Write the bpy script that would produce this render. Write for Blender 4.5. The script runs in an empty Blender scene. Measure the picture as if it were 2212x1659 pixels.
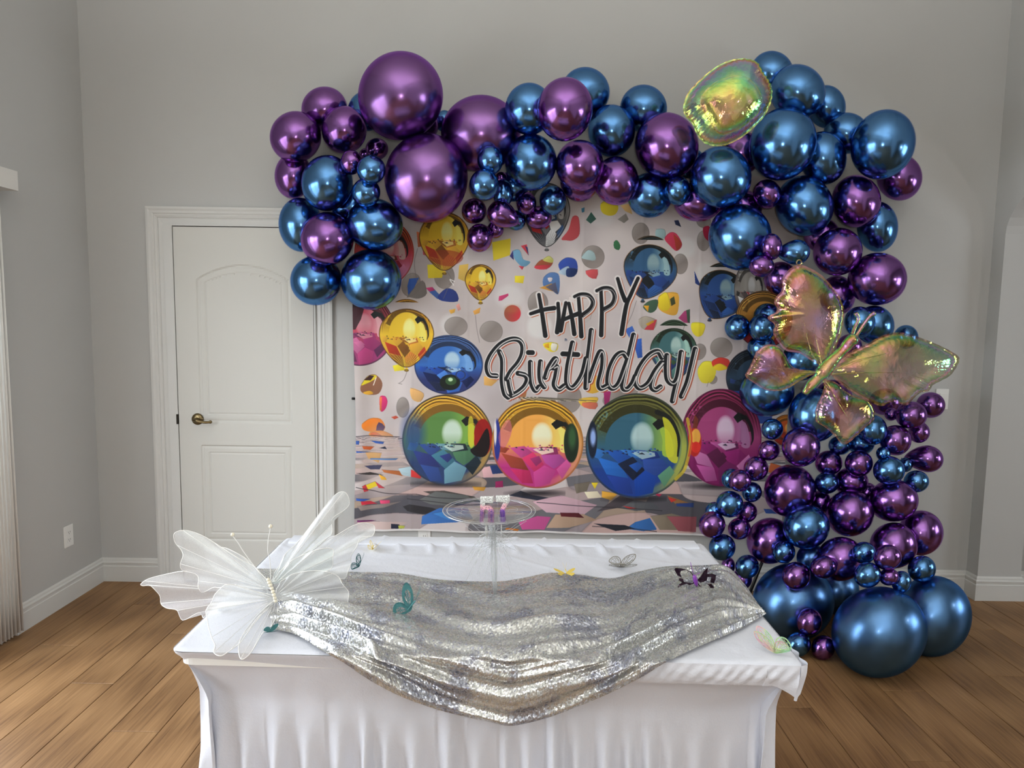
import bpy, bmesh, math, random
import numpy as np
from mathutils import Vector, Matrix, noise
random.seed(7); rng = np.random.default_rng(7)
sc = bpy.context.scene
COL = sc.collection
pi = math.pi

# ------------------------------------------------------------------ camera
F_PX, PITCH, ROLL, YAW = 1425.14, 0.0931, 0.0142, -0.0017
CAM = Vector((0, 0, 1.53))
CX, CY = 1106.0, 829.5
_cy, _sy = math.cos(YAW), math.sin(YAW)
_r0 = Vector((_cy, -_sy, 0)); _f0 = Vector((_sy, _cy, 0)); _u0 = Vector((0, 0, 1))
FWD = _f0 * math.cos(PITCH) - _u0 * math.sin(PITCH)
_up = _f0 * math.sin(PITCH) + _u0 * math.cos(PITCH)
RIGHT = _r0 * math.cos(ROLL) + _up * math.sin(ROLL)
UP = _up * math.cos(ROLL) - _r0 * math.sin(ROLL)
cam_d = bpy.data.cameras.new('camera'); cam = bpy.data.objects.new('camera', cam_d); COL.objects.link(cam)
cam_d.sensor_width = 36; cam_d.lens = F_PX / 2212 * 36; cam_d.clip_start = .05
cam.matrix_world = Matrix(((RIGHT.x, UP.x, -FWD.x, CAM.x), (RIGHT.y, UP.y, -FWD.y, CAM.y), (RIGHT.z, UP.z, -FWD.z, CAM.z), (0, 0, 0, 1)))
sc.camera = cam

def ray(px, py): return RIGHT * ((px - CX) / F_PX) + UP * (-(py - CY) / F_PX) + FWD
def at(px, py, Y):                       # point of that pixel on the vertical plane y = Y
    r = ray(px, py); return CAM + r * (Y / r.y)
def atz(px, py, z):                      # ... on the level plane z
    r = ray(px, py); return CAM + r * ((z - CAM.z) / r.z)
def atx(px, py, x):
    r = ray(px, py); return CAM + r * (x / r.x)
def on_plane(px, py, p0, n):
    r = ray(px, py); return CAM + r * ((p0 - CAM).dot(n) / r.dot(n))

# ------------------------------------------------------------------ light and exposure
sc.view_settings.view_transform = 'Standard'
sc.view_settings.look = 'None'
sc.view_settings.gamma = 1
sc.view_settings.exposure = -0.06
sc.view_settings.use_curve_mapping = False
sc.cycles.max_bounces = 10
sc.cycles.diffuse_bounces = 5
sc.cycles.glossy_bounces = 6
sc.cycles.transparent_max_bounces = 24
sc.cycles.sample_clamp_indirect = 6
sc.cycles.caustics_reflective = False
sc.cycles.use_denoising = True

world = bpy.data.worlds.new('overcast_sky'); sc.world = world; world.use_nodes = True
wn = world.node_tree; bg = wn.nodes['Background']
bg.inputs['Color'].default_value = (0.86, 0.93, 1.0, 1); bg.inputs['Strength'].default_value = 9.6

def area(name, loc, aim, sx, sy, power, col=(1, 1, 1), portal=False, spread=pi):
    d = bpy.data.lights.new(name, 'AREA'); d.shape = 'RECTANGLE'; d.size = sx; d.size_y = sy; d.energy = power; d.color = col; d.spread = spread
    o = bpy.data.objects.new(name, d); COL.objects.link(o); o.location = loc
    o.rotation_euler = (Vector(aim) - Vector(loc)).to_track_quat('-Z', 'Y').to_euler()
    if portal: d.cycles.is_portal = True
    return o

# room dimensions
D, XL, XR, ZC = 3.717, -2.3756, 2.6435, 4.1
YB = -4.6                                    # wall behind the camera
XH = 5.6                                     # far wall of the next room
SD = (0.55, 3.02, 0.03, 2.10)                # sliding glass door in the left wall: y0 y1 z0 z1
W3 = (0.9, 2.3, 0.7, 2.1)                    # window of the next room
area('sliding_door_portal', (XL - .10, (SD[0]+SD[1])/2, (SD[2]+SD[3])/2), (0, (SD[0]+SD[1])/2, (SD[2]+SD[3])/2), SD[3]-SD[2], SD[1]-SD[0], 1, portal=True)
area('hall_window_portal', (XH + .10, (W3[0]+W3[1])/2, (W3[2]+W3[3])/2), (0, (W3[0]+W3[1])/2, (W3[2]+W3[3])/2), W3[3]-W3[2], W3[1]-W3[0], 1, portal=True)
# the phone's own lamp beside its lens
fl = bpy.data.lights.new('phone_lamp', 'POINT'); fl.energy = 36; fl.shadow_soft_size = .022; fl.color = (1, .97, .93)
fo = bpy.data.objects.new('phone_lamp', fl); COL.objects.link(fo); fo.location = (.05, -.10, 1.60)
# a bare lamp in the next room, seen as the second spark on every balloon
fl2 = bpy.data.lights.new('hall_lamp', 'POINT'); fl2.energy = 18; fl2.shadow_soft_size = .06; fl2.color = (1, .95, .88)
fo2 = bpy.data.objects.new('hall_lamp', fl2); COL.objects.link(fo2); fo2.location = (4.0, 1.3, 1.75)
# added fill lights, aimed up to bounce off the high ceiling
area('fill_uplight', (-.9, 0.4, 2.95), (-.9, 0.4, 9), 1.2, 2.4, 44, (1, .985, .95))
area('fill_uplight.002', (0, -2.7, 2.7), (0, -2.7, 9), 3.0, 1.4, 120, (.97, .99, 1))
area('fill_uplight.001', (1.1, 0.4, 2.95), (1.1, 0.4, 9), 1.2, 2.4, 44, (1, .985, .95))

# ------------------------------------------------------------------ helpers
def srgb(r, g, b):
    def c(v):
        v /= 255.0
        return v / 12.92 if v <= .04045 else ((v + .055) / 1.055) ** 2.4
    return (c(r), c(g), c(b), 1)

def mat(name, col, rough=.6, metal=0., **kw):
    m = bpy.data.materials.new(name); m.use_nodes = True
    b = m.node_tree.nodes['Principled BSDF']
    b.inputs['Base Color'].default_value = col if len(col) == 4 else (*col, 1)
    b.inputs['Roughness'].default_value = rough; b.inputs['Metallic'].default_value = metal
    for k, v in kw.items(): b.inputs[k.replace('_', ' ')].default_value = v
    return m
def N(m, typ, **kw):
    n = m.node_tree.nodes.new(typ)
    for k, v in kw.items(): setattr(n, k, v)
    return n
def L(m, a, b): m.node_tree.links.new(a, b)
def bsdf(m): return m.node_tree.nodes['Principled BSDF']
def coord(m, which='Object', scale=(1, 1, 1)):
    t = N(m, 'ShaderNodeTexCoord'); mp = N(m, 'ShaderNodeMapping'); mp.inputs['Scale'].default_value = scale
    L(m, t.outputs[which], mp.inputs['Vector']); return mp.outputs['Vector']
def noise_tex(m, vec, scale, detail=4, rough=.5):
    n = N(m, 'ShaderNodeTexNoise'); n.inputs['Scale'].default_value = scale; n.inputs['Detail'].default_value = detail; n.inputs['Roughness'].default_value = rough
    L(m, vec, n.inputs['Vector']); return n
def ramp(m, fac, stops):
    r = N(m, 'ShaderNodeValToRGB'); e = r.color_ramp.elements
    while len(e) < len(stops): e.new(.5)
    for i, (p, c) in enumerate(stops): e[i].position = p; e[i].color = c if len(c) == 4 else (*c, 1)
    L(m, fac, r.inputs['Fac']); return r.outputs['Color']
def bump(m, height, strength=.2, dist=.01):
    b = N(m, 'ShaderNodeBump'); b.inputs['Strength'].default_value = strength; b.inputs['Distance'].default_value = dist
    L(m, height, b.inputs['Height']); L(m, b.outputs['Normal'], bsdf(m).inputs['Normal']); return b

def mk(name, verts, faces, m=None, parent=None, smooth=False, uvs=None):
    me = bpy.data.meshes.new(name); me.from_pydata([tuple(v) for v in verts], [], faces)
    if smooth: me.polygons.foreach_set('use_smooth', [True] * len(me.polygons))
    if uvs is not None:
        l = me.uv_layers.new(name='UVMap'); idx = np.empty(len(me.loops), dtype=np.int32); me.loops.foreach_get('vertex_index', idx)
        l.data.foreach_set('uv', np.asarray(uvs, dtype=np.float32)[idx].ravel())
    me.update()
    o = bpy.data.objects.new(name, me); COL.objects.link(o)
    if m: me.materials.append(m)
    if parent: o.parent = parent
    return o
def tag(o, label=None, cat=None, group=None, kind=None):
    if label: o['label'] = label
    if cat: o['category'] = cat
    if group: o['group'] = group
    if kind: o['kind'] = kind
    return o
def empty(name, loc=(0, 0, 0)):
    o = bpy.data.objects.new(name, None); o.location = loc; o.empty_display_size = .05; COL.objects.link(o); return o
class MB:
    def __init__(s): s.v = []; s.f = []; s.uv = None
    def add(s, vs, fs):
        b = len(s.v); s.v += [Vector(v) for v in vs]; s.f += [tuple(i + b for i in f) for f in fs]; return s
    def box(s, a, b):
        x0, y0, z0 = a; x1, y1, z1 = b
        return s.add([(x0,y0,z0),(x1,y0,z0),(x1,y1,z0),(x0,y1,z0),(x0,y0,z1),(x1,y0,z1),(x1,y1,z1),(x0,y1,z1)],
                     [(0,3,2,1),(4,5,6,7),(0,1,5,4),(1,2,6,5),(2,3,7,6),(3,0,4,7)])
    def tube(s, pts, r, n=8, cap=True):
        pts = [Vector(p) for p in pts]; rr = r if isinstance(r, (list, tuple)) else [r] * len(pts)
        base = len(s.v); prev = None
        for i, p in enumerate(pts):
            t = (pts[min(i+1, len(pts)-1)] - pts[max(i-1, 0)]).normalized()
            a = prev if prev is not None else (Vector((0,0,1)) if abs(t.z) < .9 else Vector((1,0,0)))
            u = (a - t * a.dot(t)).normalized(); w = t.cross(u); prev = u
            for k in range(n):
                an = 2*pi*k/n; s.v.append(p + (u*math.cos(an) + w*math.sin(an)) * rr[i])
        for i in range(len(pts)-1):
            for k in range(n):
                a, b = base+i*n+k, base+i*n+(k+1) % n; s.f.append((a, b, b+n, a+n))
        if cap:
            s.f.append(tuple(base+k for k in range(n))[::-1]); s.f.append(tuple(base+(len(pts)-1)*n+k for k in range(n)))
        return s
    def ball(s, c, r, nu=12, nv=8):
        c = Vector(c); r = (r, r, r) if not isinstance(r, (tuple, list)) else r; vs = [c + Vector((0,0,r[2]))]
        for j in range(1, nv):
            for i in range(nu):
                th = pi*j/nv; ph = 2*pi*i/nu; vs.append(c + Vector((r[0]*math.sin(th)*math.cos(ph), r[1]*math.sin(th)*math.sin(ph), r[2]*math.cos(th))))
        vs.append(c - Vector((0,0,r[2]))); fs = []
        for i in range(nu): fs.append((0, 1+i, 1+(i+1) % nu))
        for j in range(nv-2):
            for i in range(nu):
                a = 1+j*nu+i; b = 1+j*nu+(i+1) % nu; fs.append((a, a+nu, b+nu, b))
        e = len(vs)-1; o = 1+(nv-2)*nu
        for i in range(nu): fs.append((e, o+(i+1) % nu, o+i))
        return s.add(vs, fs)
    def sweep(s, path, prof, closed=False):      # path: list of (point, outward dir, up dir); prof: list of (out, up)
        base = len(s.v); n = len(prof)
        for p, o, u in path:
            for a, b in prof: s.v.append(Vector(p) + Vector(o)*a + Vector(u)*b)
        m = len(path)
        for i in range(m if closed else m-1):
            j = (i+1) % m
            for k in range(n-1): s.f.append((base+i*n+k, base+j*n+k, base+j*n+k+1, base+i*n+k+1))
        if not closed:
            s.f.append(tuple(base+k for k in range(n))); s.f.append(tuple(base+(m-1)*n+k for k in range(n))[::-1])
        return s
    def build(s, name, m=None, parent=None, smooth=False, uvs=None): return mk(name, s.v, s.f, m, parent, smooth, uvs)
def bevel(o, w=.004, seg=2):
    b = o.modifiers.new('bevel', 'BEVEL'); b.width = w; b.segments = seg; b.limit_method = 'ANGLE'; return o
def smooth_path(pts, n=8):                   # Catmull-Rom through points of any dimension
    P = [np.array(p, float) for p in pts]; P = [2*P[0]-P[1]] + P + [2*P[-1]-P[-2]]; out = []
    for i in range(1, len(P)-2):
        for k in range(n):
            t = k/n; a, b, c, d = P[i-1], P[i], P[i+1], P[i+2]
            out.append(.5*((2*b)+(-a+c)*t+(2*a-5*b+4*c-d)*t*t+(-a+3*b-3*c+d)*t**3))
    out.append(P[-2]); return out
def smooth_loop(pts, n=6):
    P = [np.array(p, float) for p in pts]; m = len(P); out = []
    for i in range(m):
        a, b, c, d = P[i-1], P[i], P[(i+1) % m], P[(i+2) % m]
        for k in range(n):
            t = k/n; out.append(.5*((2*b)+(-a+c)*t+(2*a-5*b+4*c-d)*t*t+(-a+3*b-3*c+d)*t**3))
    return out
# ------------------------------------------------------------------ materials of the room
def paint(name, col, bumpy=.06, scale=220):
    m = mat(name, col, .75); v = coord(m); n = noise_tex(m, v, scale, 3); bump(m, n.outputs['Fac'], bumpy, .004)
    n2 = noise_tex(m, v, 1.3, 2); mx = N(m, 'ShaderNodeMix', data_type='RGBA'); mx.inputs[6].default_value = tuple(c*.97 for c in col[:3])+(1,); mx.inputs[7].default_value = tuple(min(1, c*1.03) for c in col[:3])+(1,)
    L(m, n2.outputs['Fac'], mx.inputs[0]); L(m, mx.outputs[2], bsdf(m).inputs['Base Color']); return m
M_WALL = paint('grey_wall_paint', (.49, .492, .482, 1))
M_CEIL = paint('white_ceiling_paint', (.80, .80, .78, 1))
M_TRIM = mat('white_trim_gloss', (.62, .62, .60, 1), .45, Specular_IOR_Level=.3)
M_DOOR = mat('white_door_paint', (.60, .595, .56, 1), .6, Specular_IOR_Level=.25)
_v = coord(M_DOOR, scale=(1, 1, .08)); bump(M_DOOR, noise_tex(M_DOOR, _v, 160, 3).outputs['Fac'], .05, .002)
M_GLASS = bpy.data.materials.new('window_glass'); M_GLASS.use_nodes = True
_b = bsdf(M_GLASS); M_GLASS.node_tree.nodes.remove(_b)
_t = N(M_GLASS, 'ShaderNodeBsdfTransparent'); _g = N(M_GLASS, 'ShaderNodeBsdfGlossy'); _g.inputs['Roughness'].default_value = .02
_mx = N(M_GLASS, 'ShaderNodeMixShader'); _mx.inputs[0].default_value = .06
L(M_GLASS, _t.outputs[0], _mx.inputs[1]); L(M_GLASS, _g.outputs[0], _mx.inputs[2]); L(M_GLASS, _mx.outputs[0], M_GLASS.node_tree.nodes['Material Output'].inputs[0])

def wood():
    m = mat('oak_vinyl_plank', (.4, .25, .14, 1), .50, Specular_IOR_Level=.35); oi = N(m, 'ShaderNodeObjectInfo')
    tc = N(m, 'ShaderNodeTexCoord'); mp = N(m, 'ShaderNodeMapping'); mp.inputs['Scale'].default_value = (40, 1.0, 1)
    off = N(m, 'ShaderNodeVectorMath', operation='SCALE'); off.inputs['Scale'].default_value = 37.0
    cmb = N(m, 'ShaderNodeCombineXYZ')
    for i in range(3): L(m, oi.outputs['Random'], cmb.inputs[i])
    L(m, cmb.outputs[0], off.inputs[0]); add = N(m, 'ShaderNodeVectorMath', operation='ADD')
    L(m, tc.outputs['Object'], add.inputs[0]); L(m, off.outputs[0], add.inputs[1]); L(m, add.outputs[0], mp.inputs['Vector'])
    n1 = noise_tex(m, mp.outputs[0], 2.6, 9, .72); n1.inputs['Distortion'].default_value = .6
    mp2 = N(m, 'ShaderNodeMapping'); mp2.inputs['Scale'].default_value = (7, .8, 1); L(m, add.outputs[0], mp2.inputs['Vector'])
    w = N(m, 'ShaderNodeTexWave', wave_type='RINGS'); w.inputs['Scale'].default_value = 1.3; w.inputs['Distortion'].default_value = 5; w.inputs['Detail'].default_value = 3
    L(m, mp2.outputs[0], w.inputs['Vector'])
    mixf = N(m, 'ShaderNodeMix', data_type='FLOAT'); mixf.inputs[0].default_value = .16; L(m, n1.outputs['Fac'], mixf.inputs[2]); L(m, w.outputs['Fac'], mixf.inputs[3])
    c = ramp(m, mixf.outputs[0], [(.28, (.105, .050, .020)), (.42, (.195, .102, .042)), (.55, (.25, .136, .058)), (.72, (.325, .185, .084))])
    hsv = N(m, 'ShaderNodeHueSaturation'); mr = N(m, 'ShaderNodeMapRange'); mr.inputs[3].default_value = .92; mr.inputs[4].default_value = 1.08
    L(m, oi.outputs['Random'], mr.inputs[0]); L(m, mr.outputs[0], hsv.inputs['Value']); L(m, c, hsv.inputs['Color']); L(m, hsv.outputs[0], bsdf(m).inputs['Base Color'])
    bump(m, n1.outputs['Fac'], .12, .002); return m
M_WOOD = wood()
M_SUB = mat('dark_joint', (.03, .02, .012, 1), .9)

# ------------------------------------------------------------------ floor with single planks
floor = tag(MB().box((XL-.2, YB-.2, -.12), (XH+.2, D+.2, -.008)).build('floor', M_SUB), kind='structure')
PW, PL = .18, 1.22
pm = None; rows = 0; x = XL + .001; count = 0
far_planks = MB()
while x < XH:
    off = ((rows * 0.37) % 1.0) * PL; x1 = min(x + PW, XH)
    y = D - .002 + off - PL
    while y > YB:
        y0, y1 = y, min(y + PL, D - .002)
        if y1 - y0 > .02:
            if y1 > 0.9 and x < 3.1 and x1 - x > .15 and y0 > -1.2:
                a = Vector(((x+x1)/2, (y0+y1)/2, 0)); w = (x1-x)/2-.0011; l = (y1-y0)/2-.0011
                key = round(l, 3)
                v = [(-w,-l,-.008),(w,-l,-.008),(w,l,-.008),(-w,l,-.008),(-w,-l,-.0012),(w,-l,-.0012),(w,l,-.0012),(-w,l,-.0012),(-w+.0015,-l+.0015,0),(w-.0015,-l+.0015,0),(w-.0015,l-.0015,0),(-w+.0015,l-.0015,0)]
                f = [(0,1,5,4),(1,2,6,5),(2,3,7,6),(3,0,4,7),(4,5,9,8),(5,6,10,9),(6,7,11,10),(7,4,8,11),(8,9,10,11)]
                o = mk('plank', v, f, M_WOOD, floor); o.location = a; count += 1
            else:
                far_planks.box((x+.001, max(y0, YB)+.001, -.008), (x1-.001, y1-.001, 0))
        y -= PL
    x += PW; rows += 1
tag(far_planks.build('plank_field', M_WOOD, floor), kind='stuff')

# ------------------------------------------------------------------ walls
JY = 3.625                                   # far jamb of the arch in the right wall
JT = .245                                    # right wall thickness
SPR = at(2163, 505, JY).z                    # spring line of the arch
tag(MB().box((XL-.2, D, 0), (XH+.2, D+.15, ZC)).build('wall_back', M_WALL), kind='structure')
def wall_with_holes(name, fixed, thick, a0, a1, holes, axis):   # axis 'x': wall in a plane x=fixed
    mb = MB(); zs = sorted({0, ZC} | {h[2] for h in holes} | {h[3] for h in holes}); ss = sorted({a0, a1} | {h[0] for h in holes} | {h[1] for h in holes})
    for i in range(len(ss)-1):
        for j in range(len(zs)-1):
            sm, zm = (ss[i]+ss[i+1])/2, (zs[j]+zs[j+1])/2
            if any(h[0] < sm < h[1] and h[2] < zm < h[3] for h in holes): continue
            lo, hi = sorted((fixed, fixed+thick))
            if axis == 'x': mb.box((lo, ss[i], zs[j]), (hi, ss[i+1], zs[j+1]))
            else: mb.box((ss[i], lo, zs[j]), (ss[i+1], hi, zs[j+1]))
    return tag(mb.build(name, M_CEIL if name == 'wall_front' else M_WALL), kind='structure')
wall_with_holes('wall_left', XL, -.15, YB, D, [SD], 'x')
wall_with_holes('wall_front', YB, -.15, XL-.15, XH+.15, [], 'y')
wall_with_holes('wall_hall', XH, .15, YB, D, [W3], 'x')
tag(MB().box((XL-.2, YB-.2, ZC), (XH+.2, D+.2, ZC+.1)).build('ceiling', M_CEIL), kind='structure')
# right wall with an arched opening
A0, A1, RISE = 1.3, JY, .42
mb = MB(); mb.box((XR, JY, 0), (XR+JT, D, ZC)); mb.box((XR, YB, 0), (XR+JT, A0, ZC))
na = 32; ac = (A0+A1)/2; ar = (A1-A0)/2
arc = [(ac - ar*math.cos(pi*k/na), SPR + RISE*math.sin(pi*k/na)) for k in range(na+1)]
for k in range(na):
    (ya, za), (yb, zb) = arc[k], arc[k+1]
    mb.add([(XR,ya,za),(XR,yb,zb),(XR,yb,ZC),(XR,ya,ZC),(XR+JT,ya,za),(XR+JT,yb,zb),(XR+JT,yb,ZC),(XR+JT,ya,ZC)],
           [(0,3,2,1),(4,5,6,7),(0,1,5,4)])
tag(mb.build('wall_right', M_WALL), kind='structure')
# patio beyond the glass
M_PATIO = mat('pale_patio_stone', (.55, .52, .47, 1), .9)
tag(MB().box((XL-6, YB-3, -.15), (XL-.16, D+4, -.06)).build('patio_ground', M_PATIO), kind='structure')

# baseboards
BH = .137
BP = [(0, 0), (.017, 0), (.017, BH*.66), (.013, BH*.68), (.013, BH*.76), (.016, BH*.78), (.016, BH*.83), (.009, BH*.87), (.008, BH*.94), (.004, BH), (0, BH)]
def base(name, pts, outs):
    mb = MB(); path = [((p[0], p[1], 0), o, (0, 0, 1)) for p, o in zip(pts, outs)]; mb.sweep(path, BP)
    return tag(mb.build(name, M_TRIM), kind='structure')
XdL, XdR, ZD = -2.0398, -1.0151, 2.1387      # door casing, outer edges
base('baseboard_back', [(XL, D), (XdL, D)], [(0, -1, 0)]*2)
base('baseboard_back.001', [(XdR, D), (XR, D)], [(0, -1, 0)]*2)
base('baseboard_left', [(XL, SD[1]+.012), (XL, D)], [(1, 0, 0)]*2)
base('baseboard_right', [(XR, D), (XR, JY), (XR+JT, JY), (XR+JT, D-.0)], [(-1, 0, 0), (-1, -1, 0), (1, -1, 0), (1, 0, 0)])
base('baseboard_right.001', [(XR, A0-.002), (XR, YB)], [(-1, 0, 0)]*2)
base('baseboard_hall', [(XR+JT, D), (XH, D)], [(0, -1, 0)]*2)

# casing beyond the arch
tag(MB().box((2.99, D-.03, 0), (3.09, D, 2.1)).build('trim_1', M_TRIM), kind='structure')

# ------------------------------------------------------------------ panel door with casing
door = tag(empty('door_1', (0, 0, 0)), kind='structure')
CWD = .098
CP = [(0, 0), (.020, 0), (.022, .012), (.017, .022), (.017, .034), (.012, .040), (.015, .046), (.011, .056), (.006, .060), (.011, .068), (.006, CWD), (0, CWD)]
x0, x1, zt = XdL, XdR, ZD
mb = MB()
path = [((x0, D, 0), (0, -1, 0), (1, 0, 0)), ((x0, D, zt), (0, -1, 0), (1, 0, -1)), ((x1, D, zt), (0, -1, 0), (-1, 0, -1)), ((x1, D, 0), (0, -1, 0), (-1, 0, 0))]
mb.sweep(path, CP); mb.build('door_casing', M_TRIM, door)
sx0, sx1, szt = x0+CWD+.050, x1-CWD-.008, zt-CWD-.008
# jamb reveal
mb = MB(); mb.box((x0+CWD-.004, D-.018, 0), (sx0-.004, D, zt-CWD+.002)); mb.box((sx1+.003, D-.018, 0), (x1-CWD+.004, D, zt-CWD+.002)); mb.box((sx0-.004, D-.018, szt+.003), (sx1+.003, D, zt-CWD+.002)); mb.build('door_jamb', M_TRIM, door)
MB().box((sx0-.004, D-.004, 0), (sx1+.003, D-.001, szt+.003)).build('door_gap_shade', M_SUB, door)  # dark sheet behind the slab, standing in for the shade in the gap
# slab front with two moulded panels, as a height field
SW, SH = sx1-sx0, szt-.014
def panel_profile(d):                        # d: distance inside the panel's outer line
    if d < 0: return 0
    if d < .008: return .007*d/.008
    if d < .020: return .007-.004*(d-.008)/.012
    if d < .040: return .003
    if d < .050: return .003+.005*(d-.040)/.010
    return .004
P_L, P_R = .120, SW-.130
lo_b, lo_t, up_b, up_t, arch_h = .24, .80, .93, 1.73, .085
def pd(x, z):
    a = min(x-P_L, P_R-x); best = -1
    b = min(a, z-lo_b, lo_t-z); best = max(best, b)
    cxm = (P_L+P_R)/2; q = (x-cxm)/((P_R-P_L)/2)
    top = up_t + arch_h*math.cos(min(1, abs(q))*pi/2)**.8 if abs(q) < 1 else up_t
    b = min(a, z-up_b, (top-z)); return max(best, b)
nx, nz = 110, 260
vs = []; fs = []
for j in range(nz+1):
    for i in range(nx+1):
        xx, zz = SW*i/nx, SH*j/nz; vs.append((sx0+xx, D-.016+panel_profile(pd(xx, zz)), .012+zz))
for j in range(nz):
    for i in range(nx):
        a = j*(nx+1)+i; fs.append((a, a+1, a+nx+2, a+nx+1))
mk('door_panel', vs, fs, M_DOOR, door)
# lever handle, antique brass
M_BRASS = mat('antique_brass', (.20, .15, .075, 1), .28, 1.)
hc = at(428, 905, D-.01)
mb = MB(); ring = []
for r_, d_ in [(.0, .012), (.012, .014), (.024, .012), (.031, .008), (.034, 0)]: ring.append((r_, d_))
n = 28; vs = []; fs = []
for r_, d_ in ring:
    for k in range(n): vs.append((hc.x+r_*math.cos(2*pi*k/n), D-.015-d_, hc.z+r_*math.sin(2*pi*k/n)))
for i in range(len(ring)-1):
    for k in range(n): fs.append((i*n+k, i*n+(k+1) % n, (i+1)*n+(k+1) % n, (i+1)*n+k))
hd = mk('door_handle', vs, fs, M_BRASS, door, True); hd['label'] = 'antique brass round rose with lever handle'
mb = MB(); mb.tube([(hc.x, D-.01, hc.z), (hc.x, D-.056, hc.z)], .010, 12)
lev = smooth_path([(hc.x-.004, D-.056, hc.z), (hc.x+.02, D-.063, hc.z-.003), (hc.x+.05, D-.061, hc.z-.010), (hc.x+.078, D-.057, hc.z-.011), (hc.x+.088, D-.051, hc.z-.010)], 5)
mb.tube(lev, [.009]*6+[.0075]*8+[.007]*4+[.009]*3, 10); mb.ball(lev[-1], .0095, 10, 8); mb.build('lever', M_BRASS, hd, True)
sp = Vector((sx0-.006, D, at(396, 905, D-.01).z))
MB().box((sp.x-.005, D-.024, sp.z-.028), (sp.x+.004, D-.004, sp.z+.028)).build('strike_plate', mat('dark_bronze', (.03, .025, .02, 1), .4, 1.), door)

# ------------------------------------------------------------------ sliding glass door with vertical blinds
M_ALU = mat('white_aluminium', (.75, .76, .76, 1), .35)
sd = tag(empty('door_2', (0, 0, 0)), kind='structure')
y0, y1, z0, z1 = SD; xg = XL-.07
def frame(mb, x, y0, y1, z0, z1, w, t):
    mb.box((x-t, y0, z0), (x+t, y0+w, z1)); mb.box((x-t, y1-w, z0), (x+t, y1, z1)); mb.box((x-t, y0+w, z0), (x+t, y1-w, z0+w)); mb.box((x-t, y0+w, z1-w), (x+t, y1-w, z1))
ym = (y0+y1)/2
for k, (a, b, xx) in enumerate([(y0, ym+.03, xg-.02), (ym-.03, y1, xg+.02)]):
    mb = MB(); frame(mb, xx, a, b, z0, z1, .05, .014); f = mb.build('sash_frame', M_ALU, sd)
    MB().box((xx-.003, a+.05, z0+.05), (xx+.003, b-.05, z1-.05)).build('pane', M_GLASS, f)
def window(n, box):
    w = tag(empty('window_%d' % n), kind='structure'); (a0, a1, z0, z1), fx, axis = box
    mb = MB(); g = MB(); w_ = .05
    def bx(m, a, b, c, d, t):
        if axis == 'x': m.box((fx-t, a, c), (fx+t, b, d))
        else: m.box((a, fx-t, c), (b, fx+t, d))
    bx(mb, a0, a0+w_, z0, z1, .02); bx(mb, a1-w_, a1, z0, z1, .02); bx(mb, a0+w_, a1-w_, z0, z0+w_, .02); bx(mb, a0+w_, a1-w_, z1-w_, z1, .02)
    am = (a0+a1)/2; bx(mb, am-.02, am+.02, z0+w_, z1-w_, .018); mb.build('window_frame', M_ALU, w)
    for s in ((a0+w_, am-.02), (am+.02, a1-w_)):
        g = MB(); bx(g, s[0], s[1], z0+w_, z1-w_, .003); g.build('pane', M_GLASS, w)
window(1, (W3, XH+.07, 'x'))
M_BLIND = mat('ivory_vinyl_blind', (.72, .71, .68, 1), .5); bsdf(M_BLIND).inputs['Subsurface Weight'].default_value = 0
bl = tag(empty('vertical_blind', (XL+.02, SD[1], 0)), 'ivory vertical blind drawn back beside the sliding glass door at the left edge', 'blind')
pv = at(39, 372, 0.001)
vy = 3.14
MB().box((XL+.001-(XL+.02), -2.7, 2.100), (-2.29-(XL+.02), 3.10-SD[1], 2.188)).build('valance', M_BLIND, bl)
by0 = 3.005
for k in range(17):
    yy = by0 - .022*k; mb = MB(); nseg = 6; vs = []; fs = []
    tilt = .13 + .05*math.sin(k*1.7)
    for i in range(nseg+1):
        s = (i/nseg-.5); xx = s*.088; cv = .006*(1-4*s*s)
        for zz in (.035, 2.085): vs.append((xx, yy-SD[1]+cv+s*tilt*.09, zz))
    for i in range(nseg): fs.append((2*i, 2*i+2, 2*i+3, 2*i+1))
    o = mk('slat', vs, fs, M_BLIND, bl, True); sdm = o.modifiers.new('s', 'SOLIDIFY'); sdm.thickness = .0012

# outlets and switch
M_PLATE = mat('white_plastic_plate', (.80, .80, .78, 1), .3); M_SLOT = mat('socket_slot', (.05, .05, .05, 1), .6)
def outlet(c, u, nrm, label, name='wall_outlet', switch=False):
    c = Vector(c); u = Vector(u); nrm = Vector(nrm); zz = Vector((0, 0, 1))
    root = tag(empty(name, c), label, 'switch' if switch else 'outlet')
    def bx(nm, a0, a1, b0, b1, d0, d1, m, par=root):
        mb = MB(); vs = []
        for d in (d0, d1):
            for a, b in ((a0, b0), (a1, b0), (a1, b1), (a0, b1)): vs.append(u*a+zz*b+nrm*d)
        mb.add(vs, [(0,3,2,1),(4,5,6,7),(0,1,5,4),(1,2,6,5),(2,3,7,6),(3,0,4,7)]); return mb.build(nm, m, par)
    bevel(bx('cover_plate', -.036, .036, -.058, .058, 0, .005, M_PLATE), .002)
    if switch: bevel(bx('rocker', -.016, .016, -.033, .033, .005, .009, M_PLATE), .0015)
    else:
        for s in (-.02, .02):
            sk = bevel(bx('socket', -.016, .016, s-.014, s+.014, .005, .0075, M_PLATE), .004)
            for q in (-.006, .006): bx('slot', q-.0011, q+.0011, s-.002, s+.007, .0074, .0079, M_SLOT, sk)
            bx('slot', -.002, .002, s-.009, s-.005, .0074, .0079, M_SLOT, sk)
    return root
outlet(atx(147, 1158, XL), (0, 1, 0), (1, 0, 0), 'white duplex wall outlet on the left wall above the baseboard')
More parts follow.
